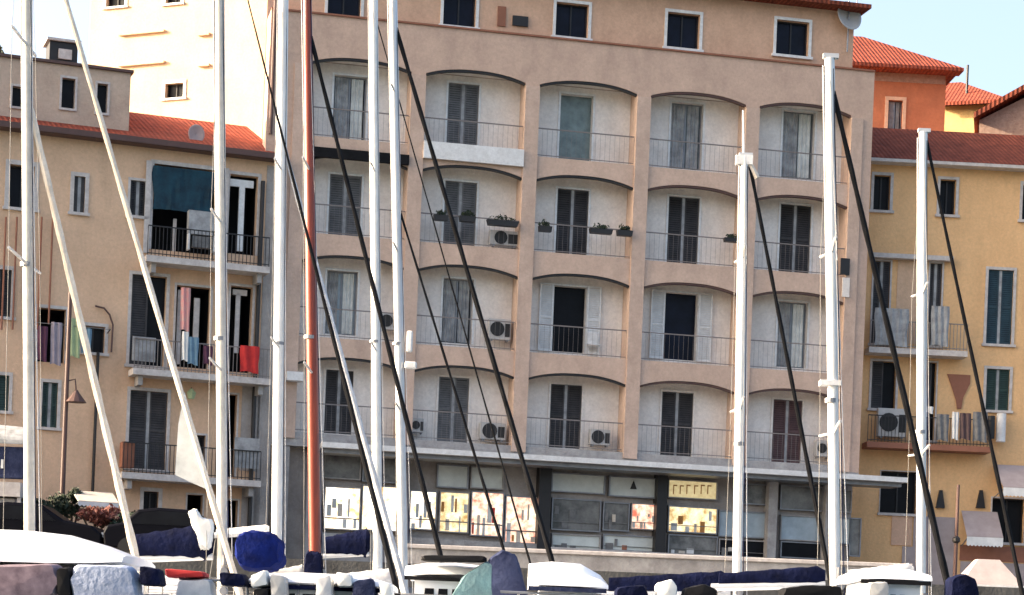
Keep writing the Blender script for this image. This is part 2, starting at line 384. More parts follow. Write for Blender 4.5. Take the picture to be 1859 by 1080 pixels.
def planter(F, rc, v, label, seed):
    u0, u1, z0, z1 = rc; p = F.world((u0+u1)/2, v, z0)
    t = thing('flower_box', label, 'flower box', p, F.th, 'flower boxes hung on the balcony railings')
    w_ = (u1-u0)/2; h_ = max(0.16, z1-z0)
    MB().prism([(-w_*0.9, 0), (w_*0.9, 0), (w_, h_*0.55), (-w_, h_*0.55)], -0.11, 0.11).build('trough', M['iron'], t)
    l = MB(); leaf_cloud(l, (0, 0, h_*0.75), w_*1.05, 0.14, h_*0.5, 150, 0.05, seed); l.build('leaves', M['leaf'], t)
    return t

def cloth(F, rc, v, label, m_, name='hanging_cloth', cat='laundry', group='laundry hung out on the left building', waves=2, amp=0.03):
    u0, u1, z0, z1 = rc; c = F.world((u0+u1)/2, v, z0)
    h = (u1-u0)/2; n = 14; rows = 6; rg = []
    for i in range(n+1):
        t = i/n; x = -h + 2*h*t
        f = [(x*(1-0.06*math.sin(j)), amp*math.sin(t*waves*6.28+j*0.3)-0.004, (z1-z0)*j/rows + 0.03*math.sin(t*5)*(1-j/rows)) for j in range(rows+1)]
        rg.append(f + [(a, b_+0.01, c_) for a, b_, c_ in reversed(f)])
    o = MB().loft(rg).build(name, M[m_], None, smooth=True)
    o.location = c; o.rotation_euler = (0, 0, F.th)
    o['label'] = label; o['category'] = cat
    if group: o['group'] = group
    return o

# ------------------------------------------------------------------ MAIN BUILDING
P = 3.86; DEP = 0.8
main = thing('apartment_building', 'wide tan five storey apartment building with rows of arched recessed balconies above lit shops', 'building', FM.O, FM.th)
def zq(z): return z - QZ
pil = [1.5 + P*k for k in range(-3, 3)]             # pilaster centres
pil[-1] = 9.25
UL, UR = -11.15, 9.72
zb = [zq(8.2), zq(11.33), zq(14.71), zq(17.87)]     # tops of the four floor bands (front)
zc = [zq(10.72), zq(14.06), zq(17.36), zq(20.52)]   # crowns of the four rows of arches
ZS = zq(21.83)
# body behind the loggias, in blocks that do not touch the recesses
mb = MB()
SH = 2.2
r0, r1 = (UL+0.3, DEP+0.35), (UL+SH, 12)
mb.add([(r0[0],r0[1],0),(UR-0.02,r0[1],0),(UR-0.02,12,0),(r1[0],12,0),(r0[0],r0[1],ZS),(UR-0.02,r0[1],ZS),(UR-0.02,12,ZS),(r1[0],12,ZS)],[(0,3,2,1),(4,5,6,7),(0,1,5,4),(1,2,6,5),(2,3,7,6),(3,0,4,7)])
mb.build('rear_wall', M['tan'], main)
mb = MB()
pw = 0.24
bays = [(a+pw, b_-pw) for a, b_ in zip(pil, pil[1:])]
bays[-1] = (bays[-1][0], 8.93)
lo = zq(7.98)
mb = MB()
mb.box(UL, bays[0][0]-2*pw-0.0, 0, DEP+0.34, lo, zc[3]-0.34)
mb.box(bays[-1][1]+0.0, UR, 0, DEP+0.34, lo, zc[3]-0.34)
mb.box(UL, UR, 0, DEP+0.34, zc[3]+0.002, ZS)
# pieces of wall beside top arches (down to springing)
mb.box(UL, bays[0][0]-0.0, 0, DEP+0.34, zc[3]-0.34, zc[3]+0.002)
mb.box(bays[-1][1], UR, 0, DEP+0.34, zc[3]-0.34, zc[3]+0.002)
for (a0, a1), (b0, b1) in zip(bays, bays[1:]):
    mb.box(a1, b0, 0, DEP+0.34, zc[3]-0.34, zc[3]+0.002)
mb.build('wall', M['tan'], main)
for i, c in enumerate(pil):
    a, b_ = c-pw, c+pw
    if i == len(pil)-1: a, b_ = bays[-1][1]+0.001, bays[-1][1]+0.42
    MB().box(a, b_, -0.07 if i else -0.07, (DEP+0.33) if 0 < i < len(pil)-1 else -0.002, lo, zc[3]-0.341).build('pilaster', M['pilaster'], main)
MB().box(bays[0][0]-2*pw, bays[0][0]-0.001, 0, DEP+0.34, lo, zc[3]-0.341).build('corner_pier', M['tan'], main)
def arch_poly(u0, u1, top, crown, drop=0.25):
    pts = [(u0, top), (u0, crown-drop)]
    n = 18
    for k in range(1, n):
        t = k/n
        pts.append((u0+(u1-u0)*t, crown - drop*(abs(2*t-1)**2.4)))
    pts += [(u1, crown-drop), (u1, top)]
    return pts
for bi, (u0, u1) in enumerate(bays):
    for r_ in range(4):
        top = zb[r_+1] if r_ < 3 else zc[3]
        poly = arch_poly(u0+0.001, u1-0.001, top, zc[r_])
        MB().prism(poly, 0.0, 0.22).build('arched_band', M['tan' if r_ == 3 else 'band'], main)
        # dark strip added under the arch edge to draw its shadow line
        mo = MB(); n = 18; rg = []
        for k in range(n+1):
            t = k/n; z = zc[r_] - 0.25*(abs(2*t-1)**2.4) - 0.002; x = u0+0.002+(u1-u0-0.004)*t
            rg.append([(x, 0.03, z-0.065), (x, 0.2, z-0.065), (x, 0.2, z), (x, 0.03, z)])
        mo.loft(rg).build('arch_shade_strip', M['iron' if bi <= 2 else 'bronze'], main)
        # recess: ceiling, floor, back wall
        lg = MB()
        lg.box(u0+0.001, u1-0.001, 0.221, DEP-0.001, top-0.3 if r_ < 3 else zc[3]-0.001, top-0.004 if r_ < 3 else zc[3]+0.14)
        lg.build('balcony_ceiling', M['loggia'], main)
        railing(main, u0+0.02, u1-0.02, zb[r_], 0.1, h=0.98, step=0.16, r=0.003)
MB().box(UL, UR, -0.06, 0.3, ZS+0.001, ZS+0.06).build('string_course', M['clay'], main)
# windows in the recesses : per row, bay by bay (pixel rectangles measured on the back wall)
wrows = {
 3: [((605,138,665,250),'curtain','glass'),((812,152,868,270),'shut','glass'),((1016,172,1075,290),'plain','greengl'),((1217,187,1275,302),'curtain','greengl'),((1420,202,1478,318),'curtain','greengl')],
 2: [((597,318,655,430),'shut','glass'),((806,330,864,446),'shut','glass'),((1010,344,1067,462),'shut','glass'),((1212,358,1268,474),'shut','glass'),((1415,372,1471,490),'shut','glass')],
 1: [((592,492,648,602),'curtain','palegl'),((803,506,858,618),'curtain','glass'),((1004,520,1063,634),'flung','glass'),((1206,532,1265,648),'flung','bluegl'),((1411,548,1465,662),'curtain','palegl')],
 0: [((590,672,640,782),'shut','glass'),((795,685,850,797),'shut','glass'),((998,698,1055,808),'shut','glass'),((1200,712,1257,822),'shut','glass'),((1402,726,1455,835),'shut','glass')],
}
for r_, ws in wrows.items():
    for bi, (pxr, kind, gl) in enumerate(ws):
        u0, u1 = bays[bi]
        top = (zb[r_+1] if r_ < 3 else zc[3]) + 0.0
        rc = FM.rect(*pxr, v=DEP); rc = (rc[0], rc[1], max(zb[r_]+0.03, rc[2]-0.1), rc[3])
        lw = MB(); holed_wall(lw, u0+0.001, u1-0.001, zb[r_]-0.15 if r_ else lo, top-0.02, [rc], 0.3, DEP)
        if r_ == 0: fl = lo+0.05
        else: fl = zb[r_]-0.05
        lw.build('balcony_wall', M['loggia'], main)
        if r_ == 0: MB().box(u0+0.001, u1-0.001, 0.0, DEP-0.001, lo, zb[0]-0.02).build('balcony_floor', M['stone'], main)
        else: pass
        sh = 'shut'
        if r_ == 0 and bi == 4: sh = 'shutr'
        if (r_, bi) in ((3, 1), (2, 0), (2, 1), (0, 1)): sh = 'shutm'
        window(main, rc, kind, v=DEP, frame='white' if r_ > 0 else 'loggia', fw=0.07, glass=gl, shut=sh, sill=False, seed=r_*5+bi)
        # side walls of the recess
sw = MB()
for (a0, a1), (b0, b1) in zip(bays, bays[1:]): pass
# attic storey
AZ0, AZ1 = ZS+0.091, zq(24.05)
att_px = [(595,-20,655,37),(805,-12,864,48),(1009,6,1068,68),(1211,24,1270,88),(1409,38,1468,101)]
ahs = [FM.rect(*p, v=0.35) for p in att_px]
AU1 = FM.at(1549, 80, 0.35)[0]
aw = MB(); holed_wall(aw, UL+0.3, AU1, AZ0, AZ1, ahs, 0.28, 0.35)
aw.add([(AU1, 0.35, AZ0), (AU1, 11, AZ0), (AU1, 11, AZ1), (AU1, 0.35, AZ1)], [(0,1,2,3)])
aw.add([(UL+0.3, 0.35, AZ0), (UL+0.3, 0.35, AZ1), (UL+SH+0.2, 11, AZ1), (UL+SH+0.2, 11, AZ0)], [(0,1,2,3)])
aw.add([(UL, 0.3, ZS+0.05), (UR, 0.3, ZS+0.05), (UR, 12, ZS+0.05), (UL+SH, 12, ZS+0.05)], [(0,1,2,3)])
aw.build('attic_wall', M['attic'], main)
for i, rc in enumerate(ahs):
    window(main, rc, 'dark', v=0.35, frame='white', fw=0.1, glass='bluegl', sill=True)
rf = MB(); e0, e1 = UL-0.1, AU1+0.35
rf.add([(e0,-0.3,AZ1),(e1,-0.3,AZ1),(e1-2.5,5.5,AZ1+1.5),(e0+2.5,5.5,AZ1+1.5),(e0+SH,11.3,AZ1),(e1,11.3,AZ1)], [(0,1,2,3),(1,5,2),(4,3,2,5),(0,3,4),(0,4,5,1)])
zl, zh = AZ1-0.14, AZ1-0.004
rf.add([(e0,-0.34,zl),(e1,-0.34,zl),(e1,11.4,zl),(e0+SH,11.4,zl),(e0,-0.34,zh),(e1,-0.34,zh),(e1,11.4,zh),(e0+SH,11.4,zh)],[(0,3,2,1),(4,5,6,7),(0,1,5,4),(1,2,6,5),(2,3,7,6),(3,0,4,7)])
rf.build('roof', M['browntile'], main)
# vent niche and small openings on the attic storey, bracket on right
u0, u1, z0, z1 = FM.rect(903, 12, 918, 48, v=0.35); MB().box(u0, u1, 0.30, 0.345, z0, z1).build('vent', M['clay'], main)
u0, u1, z0, z1 = FM.rect(930, 30, 958, 48, v=0.35); MB().box(u0, u1, 0.27, 0.345, z0, z1).build('vent', M['iron'], main)
# plain wall bits right of the last bay
for pr in ((1524,470,1540,500),):
    u0, u1, z0, z1 = FM.rect(*pr); MB().box(u0, u1, -0.14, -0.075, z0, z1).build('meter_box', M['iron'], main)
u0, u1, z0, z1 = FM.rect(1527,505,1540,540); MB().box(u0, u1, -0.12, -0.073, z0, z1).build('meter_box', M['loggia'], main)
# white sun blind box on row 3 bay 1, dark awning over bay 0
a, b_ = bays[1]
MB().prism([(a, zb[3]-0.42), (b_, zb[3]-0.42), (b_, zb[3]+0.14), (a, zb[3]+0.14)], -0.16, -0.06).build('balcony_front_panel', M['white'], main)
a, b_ = bays[0]
MB().box(a, b_, -0.20, -0.055, zc[2]-0.2, zc[2]+0.12).build('rolled_awning', M['blacksail'], main)
# canopy over the shops
cu0, cu1 = FM.at(585, 808, -1.2)[0], FM.at(1646, 872, -1.2)[0]
cz = FM.at(1200, 846, -1.2)[1]
MB().box(cu0, cu1, -1.3, -0.075, cz-0.06, cz+0.11).build('canopy', M['white'], main)
MB().box(cu0+0.1, cu1-0.1, -1.0, -0.08, cz-0.2, cz-0.062).build('canopy_box', M['metal'], main)
# ground storey
GL = lo
gs = MB()
gs.box(UL, UR, 0.55, DEP+0.34, 0, GL-0.002)
gs.build('ground_floor_wall', M['pipewall'], main)
MB().box(UL, UR, 0.0, 0.548, GL-0.25, GL-0.003).build('fascia', M['stone'], main)
for x0, x1 in ((500,522),(556,584),(724,742),(978,1000),(1193,1211),(1396,1412),(1500,1514),(1606,1624)):
    ya = 930
    u0, u1 = FM.at(x0, ya)[0], FM.at(x1, ya)[0]
    u1 = min(u1, UR)
    if u1 > u0: MB().box(u0, u1, 0.05, 0.549, 0, GL-0.252).build('shop_column', M['iron' if x0 in (978,1193) else 'stone'], main)
def shop(px, m_, frame='iron', name='shop_window', fw=0.04, v=0.42, goods=None, seed=0):
    u0, u1, z0, z1 = FM.rect(*px, v=v); u1 = min(u1, UR-0.1)
    m = MB(); m.box(u0-fw, u0, v-0.06, v+0.12, z0-fw, z1+fw); m.box(u1, u1+fw, v-0.06, v+0.12, z0-fw, z1+fw)
    m.box(u0, u1, v-0.06, v+0.12, z1, z1+fw); m.box(u0, u1, v-0.06, v+0.12, z0-fw, z0)
    o = m.build(name, M[frame], main)
    MB().box(u0, u1, v, v+0.1, z0, z1).build('display', M[m_], o)
    rnd = random.Random(seed)
    if goods:
        n = 6 if 'lit' in m_ else 3; w_ = (u1-u0); H_ = z1-z0
        for k in range(n):
            a = u0 + w_*(0.04 + 0.16*k + rnd.uniform(-.02, .02)); ww = w_*rnd.uniform(0.05, 0.15); h_ = H_*rnd.uniform(0.12, 0.5)
            zb_ = z0 + H_*rnd.choice((0.0, 0.02, 0.3, 0.5))
            mm_ = rnd.choice((goods, goods, 'greygoods', 'creamsail', 'clay')) if 'lit' not in m_ else rnd.choice((goods if goods != 'greygoods' else 'amber', 'creamsail', 'curtainw', 'curtainw'))
            MB().box(a, min(a+ww, u1-0.01), v-0.03-0.002*k, v-0.003, zb_, min(zb_+h_, z1-0.02)).build('display_item', M[mm_], o)
        MB().box(u0, u1, v-0.045, v-0.003, z0+H_*0.24, z0+H_*0.27).build('shelf', M['greygoods'], o)
    return o
sh_list = [
 ((590,886,652,960),'litw','amber'),((658,884,720,962),'litw',None),((745,893,790,960),'litw','greygoods'),
 ((799,895,849,965),'lity','amber'),((856,895,912,972),'litr','red'),((918,903,974,985),'litr','amber'),
 ((590,824,653,868),'shopgl',None),((660,828,720,874),'shopgl',None),((795,846,848,884),'signw',None),((856,850,912,886),'signw',None),
 ((1003,862,1096,893),'signw',None),((1107,868,1190,901),'signw',None),((1214,874,1300,904),'signy',None),((1342,880,1392,914),'shopgl',None),
 ((1418,884,1492,925),'shopgl',None),((1518,892,1602,930),'shopgl',None),
 ((1003,908,1088,962),'shopgl','greygoods'),((1096,914,1140,962),'shopgl','greygoods'),((1147,916,1190,960),'litr','amber'),
 ((1214,922,1300,966),'lity','greygoods'),((1306,930,1392,974),'palegl',None),((1418,938,1488,980),'palegl',None),
 ((1518,942,1556,986),'signw',None),((1562,944,1602,1010),'shopgl',None),
 ((1003,972,1088,998),'signw','greygoods'),((1096,974,1190,999),'signw','greygoods'),((1214,974,1300,1006),'shopgl','white'),
 ((1306,982,1392,1010),'glass','greygoods'),((1418,986,1488,1012),'glass',None),
]
for i, (px, m_, g) in enumerate(sh_list): shop(px, m_, goods=g, seed=i, frame='metal' if i % 3 else 'stone', fw=0.04)
# marks on the two transom boards
u0, u1, z0, z1 = FM.rect(1144,872,1156,888, v=0.42); k = MB(); k.prism([(u0, z0), (u1, z0), ((u0+u1)/2, z1)], 0.39, 0.417); k.build('sign_mark', M['iron'], main)
mk = MB()
for i, x in enumerate((1222,1234,1246,1260,1272,1284)):
    u0, u1, z0, z1 = FM.rect(x, 880+i%2, x+7, 897, v=0.42); 
    mk.box(u0, u0+0.03, 0.395, 0.417, z0, z1); mk.box(u0+0.031, u1, 0.395, 0.417, z1-0.04, z1)
mk.build('sign_lettering', M['amber'], main)
MB().box(FM.at(1000,1000)[0], UR, 0.0, 0.35, 0, FM.at(1200,1003)[1]).build('shop_plinth', M['trim'], main)
MB().box(FM.at(585,975)[0], FM.at(976,990)[0], 0.1, 0.35, 0, FM.at(800,975)[1]-0.05).build('shop_plinth', M['stone'], main)
# grey pilaster side face / left flank
MB().box(UL-0.02, UL+0.5, -0.05, -0.002, lo, zc[3]).build('corner_strip', M['pilaster'], main)
pu = FM.at(494,150)[0]
MB().tube([(pu,-0.12,FM.at(494,245)[1]),(pu,-0.12,AZ1-0.15)],0.06,8).build('drain_pipe', M['bronze'], main)
# small white lamp on wall
u0, u1, z0, z1 = FM.rect(519,676,549,692, v=-0.3); l = MB().box(u0, u1, -0.55, -0.055, z0, z1); l.build('wall_bracket', M['white'], main)

# AC units of main building
for px, v, lab, r_ in (
  ((888,420,940,456),0.45,'grey air conditioner beside dark flower boxes, third floor, second balcony column', 2),
  ((886,580,926,620),0.45,'air conditioner on the second floor balcony to the left of the white shuttered windows', 1),
  ((870,768,916,806),0.45,'air conditioner above the lit shop windows, first floor, second balcony column', 0),
  ((1070,780,1106,811),0.45,'small air conditioner on the first floor balcony below the left white shuttered window', 0),
  ((1480,800,1506,832),0.45,'air conditioner beside the brown red shutters in the lower right corner balcony', 0),
  ((745,760,768,788),0.45,'narrow air conditioner at the left end of the first floor balcony behind a grey mast', 0),
  ((688,568,722,602),0.45,'air conditioner on the second floor balcony of the leftmost column behind the white masts', 1)):
    rc = FM.rect(*px, v=v); rc = (rc[0], rc[1], max(rc[2], zb[r_]+0.12), max(rc[3], zb[r_]+0.6))
    ac_unit(FM, rc, v, lab)
for i, (px, lab) in enumerate((
  ((786,384,812,402),'short dark flower box at the left end of the third floor second balcony'),
  ((832,386,862,404),'dark flower box in front of grey shutters on the third floor second balcony'),
  ((882,394,940,412),'long dark flower box above the grey air conditioner'),
  ((976,404,1000,422),'small dark flower box left of the dark shutters on the third floor middle balcony'),
  ((1068,410,1110,426),'long dark flower box just right of the dark shutters on the third floor middle balcony'),
  ((1118,412,1146,430),'dark flower box against the right pilaster of the third floor middle balcony'),
  ((1312,428,1340,441),'lone dark flower box beside the mast on the third floor fourth balcony'))):
    planter(FM, FM.rect(*px, v=0.0), -0.0 - 0.13, lab, i+3)
# folding chair on balcony
t = thing('balcony_chair', 'white folding chair beside the open white shutters on the second floor balcony', 'chair', FM.world(*(lambda a: (a[0], 0.45, zb[1]+0.0))(FM.at(1078,620,0.45))), FM.th)
MB().box(-0.2,0.2,-0.2,0.2,0.43,0.46).build('seat', M['white'], t); MB().box(-0.2,0.2,0.17,0.2,0.5,0.9).build('backrest', M['white'], t)
for a in (-1,1):
    for b_ in (-1,1): MB().tube([(a*0.18,b_*0.2,0),(a*0.18,-b_*0.15,0.45)],0.014,6).build('leg', M['white'], t)
# satellite dish + antenna
t = thing('satellite_dish', 'pale grey satellite dish with antenna on the roof corner against the sky', 'satellite dish', FM.world(FM.at(1540,60,0.2)[0], 0.15, FM.at(1540,62,0.2)[1]), FM.th)
d = MB(); rg = []
for i in range(6):
    r_ = 0.5*i/5+0.001; rg.append([(r_*math.cos(a), -0.35*r_*r_*1.5, 0.62+r_*1.05*math.sin(a)) for a in [k*math.pi/12 for k in range(24)]])
d.loft(rg, cap=False); dd = d.build('dish', M['acw'], t, smooth=True); dd.rotation_euler = (R(-12), 0, R(15))
sm = dd.modifiers.new('solid', 'SOLIDIFY'); sm.thickness = 0.02
MB().tube([(0,0.1,-0.6),(0,0.1,1.15)],0.03).build('pole', M['metal'], t)
a_ = MB().tube([(0.3,0.1,1.0),(0.3,0.1,1.5)],0.015); a_.tube([(-0.1,0.1,1.3),(0.6,0.1,1.35)],0.012)
for k in range(5): a_.tube([(0.0+k*0.13,0.1-0.2,1.31),(0.0+k*0.13,0.1+0.2,1.31)],0.01)
a_.build('antenna', M['metal'], t)

# ------------------------------------------------------------------ LEFT BUILDING
left = thing('tenement_building', 'ochre tenement with dark balconies, hanging laundry and a red tiled eave at the left', 'building', FL.O, FL.th)
LE = FL.at(240, 258)[1]; LU0 = -14.5; LU1 = FL.at(497, 400)[0]
lw_px = [
 ((17,300,62,378),'dark',0.14),((134,320,154,386),'shut',0.12),((236,328,264,392),'shutx',0.08),((277,303,390,458),'open',0.12),((415,318,466,462),'open',0.1),
 ((-30,488,20,574),'shutx',0.12),((68,560,118,658),'open',0.1),((150,592,190,640),'dark',0.1),
 ((237,500,300,664),'ajar',0.1),((318,520,380,668),'open',0.07),((416,520,456,676),'open',0.08),
 ((-30,680,16,745),'shutg',0.1),((76,694,104,776),'shutg',0.1),((234,710,302,852),'shut',0.1),
 ((352,790,372,860),'dark',0.06),((412,716,428,866),'open',0.06),((260,892,287,942),'dark',0.12),((338,898,366,1010),'open',0.05),((410,908,430,1010),'open',0.05),
]
holes = [FL.rect(*p) for p, k, f in lw_px]
lb = MB(); holed_wall(lb, LU0, LU1, 0, LE, holes, 0.3, 0)
lb.box(LU0+0.01, LU1-0.001, 1.6, 9, 0, LE-0.1)
lb.add([(LU1,0,0),(LU1,1.6,0),(LU1,1.6,LE),(LU1,0,LE)], [(0,1,2,3)])
lb.build('wall', M['orange'], left)
for (p, k, f), rc in zip(lw_px, holes):
    if k == 'open':
        # deep dark opening: a room behind
        m = MB(); u0,u1,z0,z1 = rc
        m.box(u0-f, u0, -0.035, 0.02, z0, z1); m.box(u1, u1+f, -0.035, 0.02, z0, z1); m.box(u0-f, u1+f, -0.038, 0.02, z1, z1+f)
        o = m.build('doorway', M['trim'], left)
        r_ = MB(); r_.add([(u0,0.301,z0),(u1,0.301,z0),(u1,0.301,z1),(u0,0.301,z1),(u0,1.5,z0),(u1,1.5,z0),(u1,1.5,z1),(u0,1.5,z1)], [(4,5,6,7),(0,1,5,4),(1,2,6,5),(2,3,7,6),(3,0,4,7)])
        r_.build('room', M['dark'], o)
    else:
        window(left, rc, {'shutx':'shut','shutg':'shut'}.get(k, k), v=0, frame='trim', fw=f, shut={'shutg':'shutg','shutx':'iron'}.get(k,'shut'), glass='glass')
# grey panels on the right part, painting in the shade of the side return
u0 = FL.at(440, 400)[0]
for (xa,ya,xb,yb) in ((471,300,497,1015),(437,700,470,855),(437,880,470,1010)):
    a, b_, z0, z1 = FL.rect(xa,ya,xb,yb); MB().box(a, b_, -0.02, -0.002, max(0,z0), z1).build('grey_render_and_shade', M['pipewall'], left)
# drain pipes
for (xa,ya,yb,r_) in ((476,330,1000,0.07),(10,395,600,0.03),(30,395,600,0.03),(75,395,600,0.03),(95,395,590,0.03),(177,640,930,0.05)):
    u, z1 = FL.at(xa, ya); z0 = max(0, FL.at(xa, yb)[1])
    MB().tube([(u,-0.12,z0),(u,-0.12,z1)], r_, 8).build('drain_pipe', M['iron' if xa in (476,177) else 'clay'], left)
u, z = FL.at(201, 640); pts = [(u, -0.1, z)]
for (x,y) in ((204,590),(198,572),(188,560),(172,556)): a, b_ = FL.at(x,y); pts.append((a,-0.1,b_))
MB().tube(pts, 0.03, 8).build('bent_pipe', M['bronze'], left)
# balconies
for (xa,xb,y,h) in ((266,490,462,12),(242,492,667,12),(222,474,856,16)):
    u0_, zt = FL.at(xa, y, -0.9); u1_, _ = FL.at(xb, y+22, -0.9)
    s_ = MB().box(u0_, u1_, -0.9, -0.045, zt-0.2, zt); o = s_.build('balcony_slab', M['trim'], left)
    railing(o, u0_+0.03, u1_-0.03, zt, -0.86, 0.95, 'railing', 'iron' if y != 667 else 'rail', 0.12, 0.01)
    for q in (u0_+0.2, u1_-0.35): MB().box(q, q+0.15, -0.7, -0.046, zt-0.5, zt-0.201).build('bracket', M['stone'], o)
# grey frame around the big top opening, dividing posts
a, b_, z0, z1 = FL.rect(262,292,272,460); MB().box(a, b_, -0.1, -0.04, z0, z1).build('loggia_frame', M['trim'], left)
a, b_, z0, z1 = FL.rect(392,305,412,458); MB().box(a, b_, -0.1, -0.04, z0, z1).build('loggia_frame', M['trim'], left)
for px in ((415,325,462,338),(434,338,444,455)):
    a, b_, z0, z1 = FL.rect(*px); MB().box(a, b_, 0.1, 0.2, z0, z1).build('door_frame', M['white'], left)
for px in ((322,525,330,660),(352,540,362,655),(428,530,436,640),(424,525,450,535)):
    a, b_, z0, z1 = FL.rect(*px); MB().box(a, b_, 0.1, 0.18, z0, z1).build('door_frame', M['trim'], left)
a, b_, z0, z1 = FL.rect(316,395,322,455); MB().box(a, b_, 0.2, 0.26, z0, z1).build('door_frame', M['trim'], left)
a, b_, z0, z1 = FL.rect(240,612,282,656,v=-0.8); MB().box(a, b_, -0.84, -0.80, z0, z1).build('balcony_screen', M['curtain'], left)
a, b_, z0, z1 = FL.rect(222,802,244,848,v=-0.8); MB().box(a, b_, -0.8, -0.3, z0, z1).build('balcony_screen', M['clay'], left)
a, b_, z0, z1 = FL.rect(425,795,470,850,v=-0.8); MB().box(a, b_, -0.84, -0.80, z0, z1).build('balcony_screen', M['curtain'], left)
# roof
r0 = MB(); e0, e1 = LU0, LU1+0.1
r0.add([(e0,-0.45,LE+0.02),(e1,-0.45,LE+0.02),(e1,5,LE+2.15),(e0,5,LE+2.15),(e1,9.3,LE+0.2),(e0,9.3,LE+0.2)], [(0,1,2,3),(3,2,4,5),(1,4,2),(0,3,5),(0,5,4,1)])
ro = r0.build('roof', M['redtile'], left)
MB().box(e0, e1, -0.52, -0.451, LE-0.1, LE+0.08).box(e0, e1, -0.45, -0.002, LE-0.12, LE-0.001).build('gutter', M['bronze'], left)
# terrace block on roof (penthouse)
FPv = 0.9
u0, u1, z0, z1 = FL.rect(-200,110,236,243, v=FPv); z0 = LE+0.1; z1 = FL.at(120,118,FPv)[1]
pw_px = [(22,157,44,194),(112,142,136,197),(176,152,195,205)]
ph = [FL.rect(*p, v=FPv) for p in pw_px]
pm = MB(); holed_wall(pm, u0, u1, z0, z1, ph, 0.25, FPv)
pm.add([(u1,FPv,z0),(u1,6,z0),(u1,6,z1),(u1,FPv,z1)], [(0,1,2,3)]); pm.add([(u0,FPv,z1),(u1,FPv,z1),(u1,6,z1),(u0,6,z1)], [(0,1,2,3)])
pm.add([(u0,6,z0),(u1,6,z0),(u1,6,z1),(u0,6,z1)], [(0,1,2,3)])
po = pm.build('roof_block', M['blockp'], left)
MB().box(u0-0.05, u1+0.08, FPv-0.1, 6.1, z1+0.002, z1+0.09).build('coping', M['bronze'], po)
for rc in ph:
    m = MB(); a, b_, c, d = rc; f=0.07
    m.box(a-f,a,FPv-0.03,FPv+0.02,c,d); m.box(b_,b_+f,FPv-0.03,FPv+0.02,c,d); m.box(a-f,b_+f,FPv-0.033,FPv+0.02,d,d+f); m.box(a-f,b_+f,FPv-0.06,FPv+0.02,c-f,c)
    m.box(a,b_,FPv+0.2,FPv+0.24,c,d).build('window', M['trim'], po)
    MB().box(a+0.02,b_-0.02,FPv+0.17,FPv+0.198,c+0.02,d-0.02).build('window_pane', M['glass'], po)
a, b_, c, d = FL.rect(90,76,141,110,v=2); ch = MB().box(a,b_,2,2.9,z1+0.0901,d)
ch = ch.build('chimney', M['iron'], po)
cc = FL.rect(106,90,130,108,v=2); MB().box(cc[0],cc[1],1.93,1.998,cc[2],cc[3]).box(a-0.1,b_+0.1,1.9,3.0,d+0.001,d+0.08).build('chimney_opening', M['trim'], po)
# satellite dish on red roof
t = thing('satellite_dish', 'pale pink round dish on the red tiled roof beside the cream building', 'satellite dish', FL.world(FL.at(356,240,0.8)[0], 0.8, FL.at(356,262,0.8)[1]), FL.th)
d = MB(); rg = []
for i in range(6):
    r_ = 0.27*i/5+0.001; rg.append([(r_*math.cos(a), -0.9*r_*r_, 0.32+r_*1.15*math.sin(a)) for a in [k*math.pi/12 for k in range(24)]])
dd = d.loft(rg, cap=False).build('dish', M['pinkaw'], t, smooth=True); sm = dd.modifiers.new('solid','SOLIDIFY'); sm.thickness = 0.02
MB().tube([(0,0.05,-0.5),(0,0.05,0.35)],0.02).build('pole', M['metal'], t)
# awning cloth, laundry, furniture of the left balconies
cloth(FL, FL.rect(278,306,388,385,v=-0.1), -0.1, 'long dark teal cloth blind hanging in the big top floor balcony opening', 'tealcloth', 'balcony_blind', 'blind', None, 6, 0.03)
t = thing('balcony_cabinet', 'white panelled cabinet inside the big top floor balcony opening', 'cabinet', FL.world(FL.at(365,440,-0.3)[0], -0.3, FL.at(365,456,-0.3)[1]), FL.th)
MB().box(-0.45,0.42,-0.15,0.15,0.5,1.25).build('panel', M['curtain'], t); MB().box(-0.45,-0.38,-0.15,0.15,0,0.499).build('leg', M['white'], t); MB().box(0.35,0.42,-0.15,0.15,0,0.499).build('leg', M['white'], t)
MB().box(-0.3,0.35,-0.12,0.12,0.1,0.45).build('box', M['greygoods'], t)
cl = [((328,522,345,600),'pink','narrow pink and coral cloth hanging in the middle floor balcony doorway'),
 ((330,602,342,655),'whitec','narrow white cloth hanging just below the pink one'),
 ((341,612,360,662),'bluec','light blue cloth on the middle floor balcony railing'),
 ((369,628,386,662),'purple','small purple cloth on the middle floor balcony railing'),
 ((436,628,470,676),'red','bright red square cloth on the right end of the middle balcony railing'),
 ((92,585,112,662),'lilac','pale lilac shirt hanging on the line under the arched window'),
 ((68,592,86,655),'purple','dark purple clothes at the left end of the line under the arched window'),
 ((124,578,146,648),'limec','pale green towel on the clothes line right of the street lamp pole'),
 ((148,596,166,642),'bluec','grey blue cloth on the clothes line beside the small square window')]
for px, m_, lab in cl: cloth(FL, FL.rect(*px, v=-0.95 if px[0] > 300 and px[3] > 605 else -0.5), -0.97 if px[0] > 300 and px[3] > 605 else -0.5, lab, m_)
t = thing('clothes_line', 'thin clothes line with iron arms under the arched window', 'clothes line', FL.world(FL.at(130,590,-0.5)[0], 0, FL.at(130,592,-0.5)[1]), FL.th)
MB().tube([(-1.3,-0.5,0.02),(1.2,-0.5,0.0)],0.012,6).build('line', M['wire'], t)
MB().tube([(-1.3,-0.52,0),(-1.3,0,-0.05)],0.02,6).build('arm', M['iron'], t); MB().tube([(1.2,-0.52,0),(1.2,0,-0.05)],0.02,6).build('arm', M['iron'], t)
